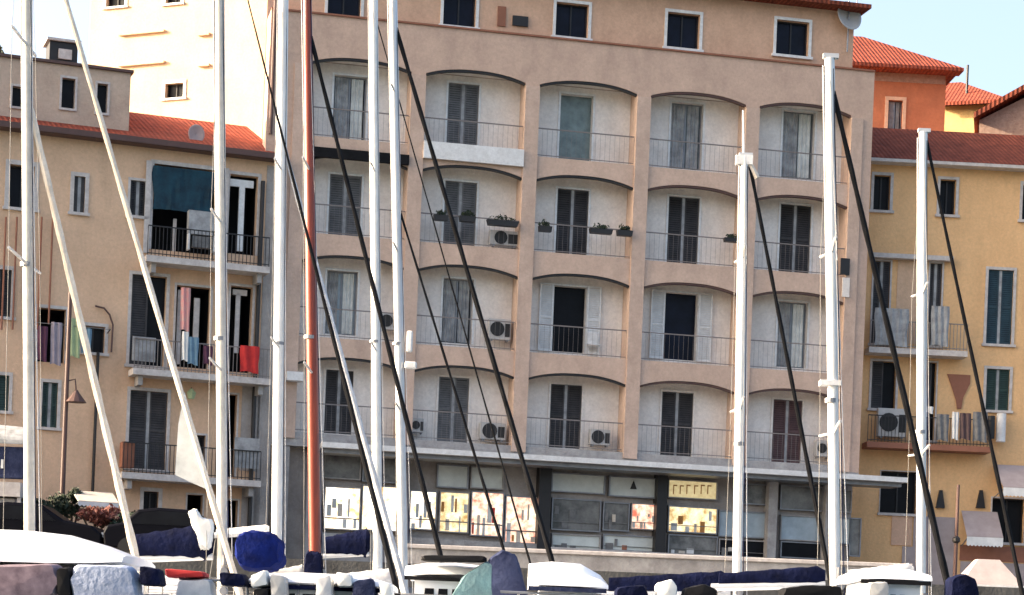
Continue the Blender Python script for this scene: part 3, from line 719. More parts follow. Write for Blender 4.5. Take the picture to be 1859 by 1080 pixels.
# wall lantern
t = thing('wall_lantern', 'small brown lantern on a bracket right of the slanting furled sail, ochre wall', 'lantern', FL.world(FL.at(343,712)[0], 0, FL.at(343,712)[1]), FL.th)
MB().tube([(0,0,0),(0,-0.4,0.1)],0.02,6).build('bracket', M['bronze'], t)
MB().tube([(0,-0.4,0.08),(0,-0.4,-0.05),(0,-0.4,-0.25)],[0.03,0.15,0.1],8).build('lamp_shade', M['limec'], t)

# ------------------------------------------------------------------ RIGHT BUILDING
rb = thing('yellow_building', 'yellow ochre house with dark windows and crowded balconies at the right', 'building', FR.O, FR.th)
RE = FR.at(1700, 300)[1]; RU0, RU1 = -4.0, 14
rw = [((1586,318,1616,382),'dark','glass',0.1),((1706,326,1735,390),'dark','glass',0.1),((1856,335,1890,400),'dark','glass',0.1),
 ((1584,474,1614,624),'shut','shut',0.06),((1686,478,1708,628),'shut','shut',0.06),((1792,490,1838,625),'shut','shutt',0.1),
 ((1582,656,1626,742),'ajar','shut',0.08),((1684,658,1698,800),'ajar','shut',0.05),((1790,670,1832,745),'shut','shutg',0.1),
 ((1598,856,1664,932),'dark','glass',0.03),((1800,905,1859,985),'dark','glass',0.05)]
hs = [FR.rect(*p) for p, *_ in rw]
wb = MB(); holed_wall(wb, RU0, RU1, 0, RE, hs, 0.28, 0); wb.box(RU0, RU1, 1.0, 9, 0, RE-0.1); wb.build('wall', M['yellow'], rb)
for (p, k, s_, f), rc in zip(rw, hs):
    window(rb, rc, k, v=0, frame='trim', fw=f, shut=s_ if s_ != 'glass' else 'shut', glass='glass')
r0 = MB(); r0.add([(RU0,-0.5,RE+0.05),(RU1,-0.5,RE+0.05),(RU1,4.5,RE+2.35),(RU0,4.5,RE+2.35),(RU1,9.3,RE+0.2),(RU0,9.3,RE+0.2)], [(0,1,2,3),(3,2,4,5),(1,4,2),(0,3,5),(0,5,4,1)])
r0.build('roof', M['browntile'], rb)
MB().box(RU0, RU1, -0.55, -0.002, RE-0.08, RE+0.03).build('gutter', M['trim'], rb)
for (xa,xb,y,v,h,rl) in ((1585,1732,462,-0.35,0.16,None),(1578,1757,634,-0.8,0.2,'rail'),(1574,1800,806,-0.9,0.2,'iron')):
    u0, zt = FR.at(xa,y,v); u1, _ = FR.at(xb,y,v)
    o = MB().box(u0,u1,v,-0.04,zt-h/2,zt+h/2).build('balcony_slab', M['trim' if y!=806 else 'clay'], rb)
    if rl: railing(o, u0+0.02, u1-0.02, zt+h/2, v+0.05, 0.95, 'railing', rl, 0.12, 0.01)
a,b_,z0,z1 = FR.rect(1627,472,1678,624); MB().box(a,b_,-0.02,-0.002,z0,z1).build('wall_panel', M['orange'], rb)
a,b_,z0,z1 = FR.rect(1718,680,1760,742); mm = MB(); mm.prism([(a,z1),(a+0.1,z1-0.25),(a+0.35,z0+0.3),(a+0.4,z0),(a+0.55,z0),(a+0.6,z0+0.4),(b_,z1-0.3),(b_,z1)], -0.05,-0.002); mm.build('corbel', M['clay'], rb)
cloth(FR, FR.rect(1588,560,1648,628,v=-0.78), -0.83, 'pale translucent sheet hung along the upper balcony of the yellow house', 'curtain', 'hanging_sheet','sheet',None,5,0.03)
cloth(FR, FR.rect(1690,556,1722,628,v=-0.78), -0.83, 'narrow grey cloth hung on the upper balcony right of the mast', 'curtain', 'hanging_sheet','sheet',None,3,0.03)
ac_unit(FR, FR.rect(1592,742,1644,796,v=-0.5), -0.5, 'wide air conditioner on the lower balcony of the yellow house, left end')
for px, m_, lab in (((1700,752,1722,800),'greygoods','dark grey cloth on the lower balcony just right of the mast, yellow house'),((1728,748,1740,798),'whitec','narrow white towel on the lower balcony of the yellow house'),
   ((1742,750,1762,798),'shutr','dark brown cloth beside the white towel, yellow house'),((1766,748,1792,802),'greygoods','wide grey cloth at the right end of the yellow house balcony'),
   ((1678,738,1694,750),'whitec','small white cloth over the balcony railing at the mast, yellow house')):
    cloth(FR, FR.rect(*px, v=-0.92), -0.95, lab, m_, group='laundry on the yellow house balcony')
t = thing('water_heater', 'white upright water heater under the green shuttered window of the yellow house', 'water heater', FR.world(FR.at(1812,780,-0.3)[0], -0.3, FR.at(1812,802,-0.3)[1]), FR.th)
MB().tube([(0.1,0,0),(0.1,0,1.0)],0.17,14).build('tank', M['white'], t, smooth=True); MB().tube([(-0.25,0,0.1),(-0.25,0,0.9)],0.13,12).build('pipe', M['iron'], t)
# ground floor bits of the yellow house
for px, m_ in (((1618,935,1655,990),'attic'),((1760,945,1800,985),'lilac')):
    a,b_,z0,z1 = FR.rect(*px); MB().box(a,b_,-0.04,-0.002,max(z0,0.01),z1).build('wall_panel', M[m_], rb)
for x in (1706,1779):
    a,z0 = FR.at(x-8,922); b_,_ = FR.at(x+8,922); _,z1 = FR.at(x,890)
    MB().prism([(a,z0),(b_,z0),((a+b_)/2+0.05,z1),((a+b_)/2-0.05,z1)],-0.12,-0.002).build('lantern', M['iron'], rb)
def awning(F, px, v, dep, m_, label, name='awning'):
    a,b_,z0,z1 = F.rect(*px, v=v-dep)
    t = thing(name, label, 'awning', F.world((a+b_)/2, v, z0), F.th)
    h=(b_-a)/2; H=z1-z0
    MB().prism([(0,0)],0,0) if False else None
    c = MB().add([(-h,-dep,H*0.25),(h,-dep,H*0.25),(h,0,H),(-h,0,H),(-h,-dep,H*0.25-0.03),(h,-dep,H*0.25-0.03),(h,0,H-0.04),(-h,0,H-0.04)], [(0,1,2,3),(7,6,5,4),(0,4,5,1),(1,5,6,2),(2,6,7,3),(3,7,4,0)])
    c.build('canopy', M[m_], t)
    val = MB(); n=20
    rg = [[(-h+2*h*i/n,-dep-0.012,H*0.25-0.031),(-h+2*h*i/n,-dep+0.0,H*0.25-0.031),(-h+2*h*i/n,-dep+0.0,-0.05*(i%2)),(-h+2*h*i/n,-dep-0.012,-0.05*(i%2))] for i in range(n+1)]
    val.loft(rg).build('valance', M['whitec'], t)
    MB().tube([(-h+0.05,0,0),(-h+0.05,-dep+0.05,H*0.2)],0.02,6).tube([(h-0.05,0,0),(h-0.05,-dep+0.05,H*0.2)],0.02,6).build('arm', M['metal'], t)
    return t
awning(FR, (1822,838,1890,900), -0.06, 1.4, 'pinkaw', 'pale grey awning high above the door of the yellow house, right picture edge')
awning(FR, (1756,925,1822,990), -0.06, 0.9, 'pinkaw', 'small lilac grey awning on the yellow house beside the thin brown pole')

for i, (px, m_) in enumerate((((1656,938,1732,1085),'pinkaw'),((1636,992,1655,1085),'pinkaw'),((1742,992,1900,1020),'clay'),((1742,1022,1900,1085),'pinkaw'))):
    a,b_,z0,z1 = FR.rect(*px); MB().box(a,b_,-0.035-0.002*i,-0.002,max(z0,0.01),z1).build('lower_render', M[m_], rb)
# ------------------------------------------------------------------ BUILDINGS BEHIND
def block(name, label, F, u0, u1, z1, mat_, wins=(), dep=8, z0=0, frame='trim', kinds=None):
    t = thing(name, label, 'building', F.O, F.th)
    hs = [F.rect(*p) for p in wins]
    m_ = MB(); holed_wall(m_, u0, u1, z0, z1, hs, 0.25, 0)
    m_.add([(u1,0,z0),(u1,dep,z0),(u1,dep,z1),(u1,0,z1)], [(0,1,2,3)]); m_.add([(u0,dep,z0),(u0,0,z0),(u0,0,z1),(u0,dep,z1)], [(0,1,2,3)])
    m_.add([(u0,dep,z0),(u0,dep,z1),(u1,dep,z1),(u1,dep,z0)], [(0,1,2,3)]); m_.add([(u0,0,z1),(u1,0,z1),(u1,dep,z1),(u0,dep,z1)], [(0,1,2,3)])
    m_.build('wall', M[mat_], t)
    for i, rc in enumerate(hs): window(t, rc, kinds[i] if kinds else 'dark', v=0, frame=frame, fw=0.14, glass='glass')
    return t
FC = Frame(480, 96, R(-24), QZ)
cz1 = FC.at(320, -90)[1]
ct = block('cream_tower_house', 'tall sunlit cream building rising behind the red eave at the left', FC, FC.at(160,120)[0], FC.at(481,120)[0], cz1, 'cream',
      [(194,-60,228,12),(302,-60,330,6),(300,151,333,178)], dep=4, frame='white')
for y in (62, 118):
    for xa, xb in ((218, 300),(362, 382)):
        u0,z = FC.at(xa,y); u1,_ = FC.at(xb,y); MB().box(u0,u1,-0.15,-0.002,z-0.1,z).build('ledge', M['cream'], ct)
u0,z0 = FC.at(483,260); 
MB().box(FC.at(150,120)[0], FC.at(484,120)[0]+0.2, -0.3, 4.3, cz1+0.002, cz1+0.25).build('roof', M['redtile'], ct)
FO = Frame(1680, 92, R(3), QZ)
oz = FO.at(1650,128)[1]
ob = block('orange_house', 'deep orange house with a red hipped roof behind the tan apartment building', FO, FO.at(1500,180)[0], FO.at(1768,180)[0]-1.2, oz, 'deep',
      [(1612,182,1638,240)], dep=9, kinds=['curtain'], frame='attic')
a, b_ = FO.at(1500,100)[0], FO.at(1741,125)[0]; zz = FO.at(1600,124)[1]
rt = MB(); pk = FO.at(1560,66,4)[1]
rt.add([(a,-0.8,zz),(b_,-0.8,zz-0.02),(b_,9.5,zz),(a,9.5,zz),(a+1,4,pk),(FO.at(1566,70,4)[0],4,pk)], [(0,1,5,4),(1,2,5),(2,3,4,5),(3,0,4),(0,3,2,1)])
rt.box(a,b_,-0.85,-0.01,zz-0.16,zz-0.03)
rt.build('roof', M['redtile'], ob)
u0,u1,z0,z1 = FO.rect(1585,120,1716,150); MB().box(u0,FO.at(1716,140)[0],-0.03,-0.002,z0,zz-0.17).build('frieze', M['brick'], ob)
# lower wing
FW = Frame(1770, 100, R(-20), QZ)
wz = FW.at(1750,191)[1]
wt = block('sunlit_house', 'low house with a bright yellow sunlit wall between the orange house and the brick gable', FW, FW.at(1690,220)[0], FW.at(1815,220)[0], wz, 'sunny', dep=6)
a, b_ = FW.at(1690,190,-0.5)[0], FW.at(1836,190,-0.5)[0]
zr = FW.at(1745,149,3)[1]
mm = MB(); mm.add([(a,-0.5,wz+0.02),(b_,-0.5,wz+0.02),(b_,6.5,wz+0.02),(a,6.5,wz+0.02),(a,3,zr),(FW.at(1745,150,3)[0],3,zr)], [(0,1,5,4),(1,2,5),(2,3,4,5),(3,0,4),(0,3,2,1)])
mm.box(a,b_,-0.54,-0.501,wz-0.1,wz+0.06)
mm.build('roof', M['redtile'], wt)
MB().tube([(FW.at(1756,140,1)[0],1,wz),(FW.at(1756,140,1)[0],1,FW.at(1756,118,1)[1])],0.06,8).build('flue', M['iron'], wt)
FG = Frame(1800, 85, R(-12.5), QZ)
gb = thing('gabled_house', 'pinkish brick gable with a dark overhanging roof at the far right', 'building', FG.O, FG.th)
pl = [FG.at(1780,300), FG.at(1778,218), FG.at(1870,172), FG.at(1990,235), FG.at(1990,300)]
pl[0] = (pl[0][0], 0); pl[4] = (pl[4][0], 0)
MB().prism(pl, 0, 7).build('wall', M['brick'], gb)
e = [FG.at(1768,220), FG.at(1870,163), FG.at(2005,238)]
rr = MB(); t_ = 0.22
rr.prism([e[0], (e[0][0], e[0][1]+t_), (e[1][0], e[1][1]+t_), (e[2][0], e[2][1]+t_), e[2], (e[1][0], e[1][1]+0.01)], -0.5, 7.5); rr.build('roof', M['browntile'], gb)

# trees
def tree(p, h, rx, rz_, label, name='leafy_tree', n=2600, s=0.12, leafm='leaf', group=None):
    t = thing(name, label, 'tree', p, 0, group)
    MB().tube([(0,0,0),(0.05,0,h*0.4),(0.0,0.05,h*0.8)],[0.14*h/6+0.02,0.1*h/6+0.02,0.03],8).tube([(0.04,0,h*0.35),(rx*0.5,0.1,h*0.75)],[0.05,0.015],6).tube([(0.03,0,h*0.4),(-rx*0.5,-0.1,h*0.8)],[0.05,0.015],6).build('trunk', M['bark'], t)
    l = MB(); rnd = random.Random(int(h*100))
    for k in range(9):
        leaf_cloud(l, (rnd.uniform(-.6,.6)*rx, rnd.uniform(-.5,.5)*rx, h-rz_+rnd.uniform(-.6,.6)*rz_), rx*0.55, rx*0.5, rz_*0.5, n//9, s, k+int(h*10))
    l.build('crown', M[leafm], t)
    return t
dd = ray(-10, 110); tree(Vector((dd.x*84, 84, QZ)), dd.z*84+1-QZ+0.6, 1.0, 1.3, 'dark tree top behind the roof at the upper left picture edge', s=0.14)
def at_depth(x, y, d):
    r_ = ray(x, y); return Vector((r_.x*d, d, CAM_Z + r_.z*d))
for (x, ytop, d, rx, rz_, lm, lab) in ((95,880,66,0.65,0.6,'leaf','dark potted tree beside the street lamp at left'),(172,912,65,0.75,0.4,'leafr','red flowering bush under the cream awning at left'),
    (228,925,65,0.45,0.45,'leaf','small dark green bush right of the red flowering bush'),(130,885,66.5,0.5,0.45,'leaf','narrow dark bush just behind the street lamp pole')):
    p = at_depth(x, ytop, d); t = tree(Vector((p.x, d, QZ)), p.z-QZ, rx, rz_, lab, 'bush', 1500, 0.07, lm, 'bushes in pots on the left quay')
    t['category'] = 'bush'
    MB().tube([(0,0,0),(0,0,0.45)],[0.22,0.32],14).build('pot', M['clay'], t)
# street lamp
p = at_depth(113, 900, 66.8); top = at_depth(117, 510, 66.8).z - QZ
t = thing('street_lamp', 'tall dark brown street lamp pole in front of the arched window', 'street lamp', (p.x, 66.8, QZ))
MB().tube([(0,0,0),(0,0,0.6),(0,0,0.65),(0,0,top-0.4),(0,0,top)],[0.12,0.12,0.085,0.06,0.01],10).build('pole', M['bronze'], t)
lz = at_depth(125,725,66.8).z - QZ
MB().tube([(0,0,lz+0.55),(0.25,0,lz+0.62),(0.3,0,lz+0.25)],0.025,6).build('arm', M['bronze'], t)
MB().tube([(0.3,0,lz+0.3),(0.3,0,lz+0.2),(0.3,0,lz-0.08)],[0.04,0.1,0.32],12).build('lamp_shade', M['bronze'], t)
p = at_depth(1740, 880, 68); t = thing('signal_pole', 'thin brown pole with a round knob in front of the yellow house', 'pole', (p.x, 68, QZ))
kz = at_depth(1738,980,68).z-QZ
MB().tube([(0,0,0),(0,0,p.z-QZ)],[0.07,0.045],8).build('pole', M['bronze'], t); MB().tube([(0,0,kz-.12),(0,0,kz-.05),(0,0,kz+.05),(0,0,kz+.12)],[.05,.12,.12,.05],10).build('knob', M['iron'], t)
# kiosk at left
p = at_depth(5, 930, 64); kx0, kx1 = at_depth(-140,900,64).x, at_depth(42,900,64).x
t = thing('kiosk', 'small kiosk with grey canvas hood above a black sign box at the left picture edge', 'kiosk', ((kx0+kx1)/2, 64, QZ))
hw = (kx1-kx0)/2; zf = lambda y: at_depth(20,y,64).z-QZ
MB().box(-hw+0.05,hw-0.25,0.0,1.8,0.0,zf(905)).build('wall', M['stone'], t)
MB().box(-hw,hw-0.05,-0.2,1.9,zf(902),zf(876)).build('fascia', M['trim'], t)
MB().box(-hw,hw+0.12,-0.25,-0.05,zf(870),zf(812)).build('sign_box', M['slate'], t, bevel=0.03)
MB().box(hw-0.62,hw-0.55,-0.27,-0.252,zf(852),zf(836)).build('sign_mark', M['whitec'], t)
q = MB(); n=10; rg=[]
for i in range(n+1):
    a=i/n*math.pi/2; rg.append([(-hw,-0.3-1.0*math.cos(a)+0.9,zf(806)+(zf(762)-zf(806))*math.sin(a)),(hw+0.1,-0.3-1.0*math.cos(a)+0.9,zf(806)+(zf(772)-zf(806))*math.sin(a)),(hw+0.1,-0.3-1.0*math.cos(a)+0.9,zf(806)+(zf(772)-zf(806))*math.sin(a)-0.03),(-hw,-0.3-1.0*math.cos(a)+0.9,zf(806)+(zf(762)-zf(806))*math.sin(a)-0.03)])
q.loft(rg).build('hood', M['curtain'], t)
for x in (-hw+0.1, -0.2, hw-0.15): MB().box(x,x+0.1,-0.12,-0.02,0,zf(902)-0.001).build('post', M['trim'], t)
MB().box(hw-0.9,hw-0.35,-0.015,-0.003,0.3,zf(915)).build('hatch', M['dark'], t)
FA = Frame(180, 66.5, R(20), QZ)
awning(FA, (142,888,216,918), 0.4, 1.2, 'creamsail', 'cream awning above the red flowering bush at left')

# quay parapet
pa0, pa1 = at_depth(738, 1000, 63).x, at_depth(1652, 1020, 63).x
ptop = at_depth(1200,1006,63).z - QZ
t = thing('parapet_wall', 'long low grey stone wall along the quay in front of the shops', 'wall', ((pa0+pa1)/2, 63, QZ))
h = (pa1-pa0)/2
MB().box(-h,h,-0.15,0.15,0,ptop-0.12).build('wall', M['stone'], t); MB().box(-h-0.05,h+0.05,-0.22,0.22,ptop-0.119,ptop).build('coping', M['trim'], t, bevel=0.02)

# cars on the quay
def car(x, d, label, rz=0.0):
    t = thing('parked_car', label, 'car', (x, d, QZ), rz, 'dark cars parked on the left quay')
    prof = [(-2.05,0.35),(-2.1,0.75),(-2.0,0.95),(-1.55,1.05),(-1.15,1.42),(-0.6,1.5),(0.35,1.47),(1.0,1.05),(1.8,0.92),(2.08,0.7),(2.08,0.35)]
    rg = []
    for y, k in ((-0.84,0.93),(-0.8,1.0),(0.8,1.0),(0.84,0.93)):
        rg.append([(px*(0.985 if k<1 else 1), y*(0.86 if False else 1), 0.35+(pz-0.35)*(k)) for px, pz in prof])
    n=len(prof); MB().loft(rg).build('body', M['carp'], t, bevel=0.05)
    MB().prism([(-1.38,1.02),(-1.02,1.34),(-0.55,1.4),(0.3,1.38),(0.78,1.02)],-0.852,-0.841).build('side_window', M['glass'], t)
    for x_ in (-1.35,1.3):
        for s_ in (-1,1):
            MB().tube([(x_,s_*0.7,0.32),(x_,s_*0.88,0.32)],0.32,18).build('wheel', M['tyre'], t)
    MB().box(2.05,2.11,-0.7,-0.4,0.62,0.75).build('headlight', M['white'], t); MB().box(2.05,2.11,0.4,0.7,0.62,0.75).build('headlight', M['white'], t)
    return t
car(at_depth(330,1000,62.5).x, 62.5, 'dark car parked on the quay behind the white sail bundle')
car(at_depth(60,1000,62.6).x, 62.6, 'dark car parked by the kiosk behind the bushes at left')

# ------------------------------------------------------------------ BOATS
def bundle(name, outline, thick, m_, parent, seed=0, sub=6, rough=0.05):
    """a rounded cloth bundle or cover: outline in x,z (parent space), swelling to a thickness along y"""
    rnd = random.Random(seed); pts = []
    n = len(outline)
    for i in range(n):
        a, b_ = Vector(outline[i]), Vector(outline[(i+1) % n])
        for k in range(sub): pts.append(a.lerp(b_, k/sub))
    c = sum(pts, Vector((0, 0)))/len(pts)
    for _ in range(1): pts = [(pts[i-1]+pts[i]*2+pts[(i+1) % len(pts)])/4 for i in range(len(pts))]
    rg = []
    for q in (-1, -0.93, -0.75, -0.4, 0, 0.4, 0.75, 0.93, 1):
        k = (1-abs(q)**2.6)**0.5 if abs(q) < 1 else 0.02
        k = 0.8+0.2*k if abs(q) < 1 else 0.02
        rg.append([(c.x+(p.x-c.x)*k*(1+rough*math.sin(i*0.9+q*5+seed)), thick*q, c.y+(p.y-c.y)*k*(1+rough*math.sin(i*1.3+q*7+seed))) for i, p in enumerate(pts)])
    return MB().loft(rg).build(name, M[m_], parent, smooth=True)
def hull_mb(xs, xb, beam, fb):
    rg = []
    L = xb-xs
    for i in range(15):
        t = i/14; x = xs + L*t
        w_ = beam/2*(0.72+0.28*math.sin(min(1,t*1.9)*math.pi/2)) * (1-max(0,(t-0.45)/0.55)**2.3)
        w_ = max(w_, 0.015); zd = fb + 0.28*max(0,(t-0.5))**1.5*2 + 0.05*(1-t)
        zk = -0.42*math.sin(math.pi*min(1,0.12+t*0.95)) + (fb*0.8*max(0,(t-0.93)/0.07) if t>0.93 else 0)
        xo = x + (0.25 if t==1 else 0)
        ring = [(xo,-w_,zd),(x,-w_*0.96,zd*0.5),(x,-w_*0.75,0.0),(x,-w_*0.3,zk*0.7),(x,0,zk),(x,w_*0.3,zk*0.7),(x,w_*0.75,0.0),(x,w_*0.96,zd*0.5),(xo,w_,zd)]
        rg.append(ring)
    return MB().loft(rg)
def cabin_mb(x0, x1, w0, z0, z1, rake=0.5, camber=0.08):
    rg = []
    for t, zz in ((0,0),(0.04,0.85),(0.12,1.0),(0.6,0.97),(1-rake*0.4,0.55),(1,0.05)):
        x = x0+(x1-x0)*t; h_=(z1-z0)*zz; w_=w0*(1-0.25*t)
        rg.append([(x,-w_,z0),(x,-w_*0.94,z0+h_*0.7),(x,-w_*0.8,z0+h_),(x,0,z0+h_+camber*zz),(x,w_*0.8,z0+h_),(x,w_*0.94,z0+h_*0.7),(x,w_,z0)])
    return MB().loft(rg)

def sailboat(label, d, mtop, mbot, dia, mastm, stays, boom=None, hullm='gel', spread=(0.45,0.72), stern=4.9, topgear=False, cabin_h=0.5, fb=1.15, fit=None, beam=3.0, top_dia=None, hood=None):
    base = at_depth(mbot[0], 1200, d); 
    T = at_depth(*mtop, d); Bm = at_depth(*mbot, d)
    dx = (T.x-Bm.x)/(T.z-Bm.z)
    def mp(z): return Vector((Bm.x + (z-Bm.z)*dx, d, z))
    foot = mp(fb+0.1)
    t = thing('sailboat', label, 'sailboat', (foot.x, d, 0), 0, 'sailboats moored side by side along the quay')
    L = lambda v: Vector((v.x-foot.x, v.y-d, v.z))
    # bow from the outermost stay
    bx = 4.6
    st = []
    for (a, b_, r0, r1, sm_) in stays:
        A, B = at_depth(*a, d), at_depth(*b_, d)
        s_ = (B.x-A.x)/(B.z-A.z)
        ground = fb+0.35
        E = Vector((B.x+(ground-B.z)*s_, d, ground))
        # run up to the mast
        z = A.z
        for _ in range(400):
            z += 0.05; x = A.x+(z-A.z)*s_
            if x <= mp(z).x+0.05: break
        z = min(z, T.z-0.02)
        U = Vector((A.x+(z-A.z)*s_, d, z))
        st.append((L(U), L(E), r0, r1, sm_))
    if st: bx = max(s_[1].x for s_ in st)+0.3
    hull_mb(-stern, bx, beam, fb).build('hull', M[hullm], t, smooth=True)
    MB().box(-stern+0.1, bx*0.7, -0.02, 0.02, fb+0.08, fb+0.1).build('deck_seam', M['wire'], t)
    cabin_mb(-1.6, bx*0.55, 0.85, fb+0.02, fb+0.02+cabin_h).build('cabin', M['gel'], t, smooth=True)
    MB().prism([(-1.1,fb+0.18),(1.2,fb+0.18),(1.0,fb+0.36),(-1.0,fb+0.38)], -0.87,-0.80).build('cabin_window', M['glass'], t)
    md = top_dia or dia*0.9
    H = L(T)
    mo = MB().tube([Vector((0,0,fb+0.02)), H*0.5+Vector((0,0,fb/2)), H], [dia/2, dia/2*0.98, md/2], 14).build('mast', M[mastm], t, smooth=True)
    MB().box(H.x-0.09,H.x+0.12,-0.05,0.05,H.z,H.z+0.06).build('masthead', M['alum'], mo)
    tr = MB(); tr.tube([(-dia/2-0.01,0,fb+0.9), (H.x-md/2-0.01,0,H.z-0.1)], 0.018, 6); tr.build('mast_track', M['metal'], mo)
    for k, z in enumerate((fb+0.75, fb+1.05)):
        MB().tube([(0.0,-dia/2-0.002,z),(0.0,-dia/2-0.05,z),(0.0,-dia/2-0.10,z)],[0.07,0.045,0.06],12).build('winch', M['metal'], mo)
    hr = random.Random(int(d*7))
    for k in range(2):
        MB().tube([(0.06*k+dia*0.5,-dia/2-0.03,fb+0.8),(H.x+dia*0.35,-0.05,H.z-0.15-k*0.5)],0.007,5).build('halyard', M['greysail' if k else 'navy'], mo)
    MB().tube([(0,0,fb+1.15),(0,0,fb+1.3)],dia/2+0.012,14).build('mast_band', M['metal'], mo)
    MB().tube([(H.x*0.5,0,H.z*0.5),(H.x*0.5,0,H.z*0.5+0.06)],dia/2+0.012,14).build('mast_band', M['metal'], mo)
    rig = MB(); prev = None
    for k, fr in enumerate(spread):
        z = fb+(H.z-fb)*fr; x = H.x*fr; wl = beam*0.32*(1-0.25*k)
        MB().tube([(x-0.05,-wl,z+0.06),(x,0,z),(x-0.05,wl,z+0.06)],0.022,6).build('spreader', M['alum'], mo)
        for s_ in (-1,1):
            rig.tube([prev[s_] if prev else (-0.1, s_*beam*0.42, fb+0.1), (x-0.05, s_*wl, z+0.06)], 0.004, 5)
        prev = {s_: (x-0.05, s_*wl, z+0.06) for s_ in (-1,1)}
    for s_ in (-1,1): rig.tube([prev[s_], (H.x,0,H.z-0.1)], 0.004, 5)
    rig.build('shrouds', M['wire'], t)
    for (U, E, r0, r1, sm_) in st:
        n = 28; pts = []; rad = []
        for i in range(n+1):
            q = i/n; p_ = U.lerp(E, q); pts.append(p_)
            rad.append((r0+(r1-r0)*q)*(1+0.12*math.sin(q*60)*(1 if q>0.03 else 0)))
        fo = MB().tube(pts, rad, 8).build('furled_sail', M[sm_], t, smooth=True)
        MB().tube([E+Vector((0,0,-0.22)),E+Vector((0,0,-0.1)),E+Vector((0,0,-0.02))],[0.09,0.06,0.1],10).build('furler_drum', M['iron'], fo)
    if boom:
        xl, yb_, bm, th_ = boom
        Lp = L(at_depth(xl, yb_, d)); Rp = Vector((H.x*(Lp.z/H.z)-dia*0.6, 0, Lp.z+0.1))
        bo = MB().tube([Rp+Vector((0,0,-th_*0.75)), Lp+Vector((-0.1,0,-th_*0.75))], 0.055, 10).build('boom', M['alum'], t, smooth=True)
        rg = []
        for i in range(13):
            q = i/12; c = Rp.lerp(Lp, q); hh = th_*(1-0.45*q)*(0.55+0.45*min(1,q*12))*(1+0.06*math.sin(i*2.3)); ww = hh*0.38
            rg.append([(c.x, ww*math.sin(a), c.z+hh*math.cos(a)) for a in [k*math.pi/6 for k in range(12)]])
        MB().loft(rg).build('sail_cover', M[bm], bo, smooth=True)
        MB().tube([Lp+Vector((0,0,-th_)), (Lp.x-0.2,0,fb+0.1)],0.008,5).build('mainsheet', M['wire'], bo)
    if hood:
        x0_ = -1.5; z0_ = fb+cabin_h*0.9
        rg = []
        for q in range(9):
            k = q/8; x_ = x0_-1.5*k; hh = 0.62*math.sin(math.pi*(0.10+0.52*k))**0.7
            rg.append([(x_, 0.98*math.cos(j*math.pi/10), z0_-0.1+hh*math.sin(j*math.pi/10)**0.55+0.1) for j in range(11)])
        ho = MB().loft(rg, close=False).build('sprayhood_canvas', M[hood], t, smooth=True)
        sd = ho.modifiers.new('solid','SOLIDIFY'); sd.thickness = 0.02
        MB().box(x0_-0.9,x0_-0.35,-0.9,-0.86,z0_-0.02,z0_+0.2).build('clear_panel', M['curtain'], ho)
    # fenders and a lifebuoy on the rails
    for k in range(3):
        fx_ = -stern+1.2+k*2.2
        MB().tube([(fx_,-beam/2*0.95-0.08,0.25),(fx_,-beam/2*0.95-0.1,0.35),(fx_,-beam/2*0.95-0.1,0.8),(fx_,-beam/2*0.95-0.08,0.9),(fx_,-beam/2*0.93,fb+0.1)],[0.03,0.11,0.11,0.03,0.01],12).build('fender', M['navy' if k % 2 else 'whitec'], t, smooth=True)
    # rails
    rl = MB()
    for s_ in (-1,1):
        prevp=None
        for i in range(7):
            q=i/6; x=-stern+0.2+(bx+stern-0.5)*q
            w_ = beam/2*(0.74+0.24*math.sin(min(1,q*1.9)*math.pi/2))*(1-max(0,(q-0.45)/0.55)**2.3)*0.93+0.03
            p_=(x, s_*w_, fb+0.72+0.1*q); rl.tube([(x,s_*w_,fb+0.05),p_],0.012,5)
            if prevp: rl.tube([prevp,p_],0.005,4)
            prevp=p_
    rl.build('guard_rail', M['wire'], t)
    if fit:
        for (px, m_, nm) in fit:
            o_ = [(lambda q: (q.x, q.z))(L(at_depth(x_, y_, d))) for x_, y_ in px]
            bundle(nm, o_, 0.55 if nm != 'mast_boot' else 0.2, m_, t, seed=len(o_)+int(px[0][0]))
    return t
A = sailboat('sailboat at far left with a white mast and two cream furled foresails slanting right', 30, (48,-330),(54,965),0.155,'creammast',
   [((155,120),(430,1060),0.03,0.048,'creamsail'),((62,225),(246,1010),0.045,0.055,'creamsail')], None, hood='navy')
B = sailboat('sailboat with a cream mast and navy boom cover, royal blue sprayhood beside it', 34, (399,-60),(404,1060),0.165,'creammast',
   [((450,0),(690,950),0.008,0.05,'blacksail')], (245,990,'navy',0.30), fit=[([(434,974),(458,964),(496,968),(514,984),(516,1024),(498,1038),(446,1036),(430,1014)],'royal','sprayhood')], spread=(0.4,0.62))
C = sailboat('sailboat with white mast just left of the red wooden mast, pale furled foresail', 42, (515,-25),(503,960),0.21,'mast',
   [((508,240),(738,1080),0.045,0.065,'greysail')], (392,966,'whitec',0.09), hood='slate')
D_ = sailboat('sailboat with a varnished red wooden mast and a black furled foresail', 38, (557,-60),(572,1000),0.205,'woodm',
   [((580,130),(800,1010),0.034,0.046,'blacksail')], (480,1048,'curtain',0.16), hood='greysail', fit=[([(556,1000),(584,1002),(592,1090),(544,1090)],'navy','mast_boot')], spread=(0.4,0.7), top_dia=0.15)
E_ = sailboat('sailboat with the left of two close white masts, navy boom behind the red mast', 50, (678,-25),(685,930),0.22,'mast',
   [((860,660),(945,960),0.012,0.026,'blacksail')], (590,990,'navy',0.34), hood='navy')
F_ = sailboat('sailboat with right one of two close white masts, two black foresails', 46, (713,-25),(733,1080),0.2,'alum',
   [((745,140),(1020,1080),0.042,0.058,'blacksail'),((765,510),(915,1000),0.022,0.036,'blacksail')], (612,1052,'greysail',0.2), spread=(0.36,0.6,0.84), hood='slate')
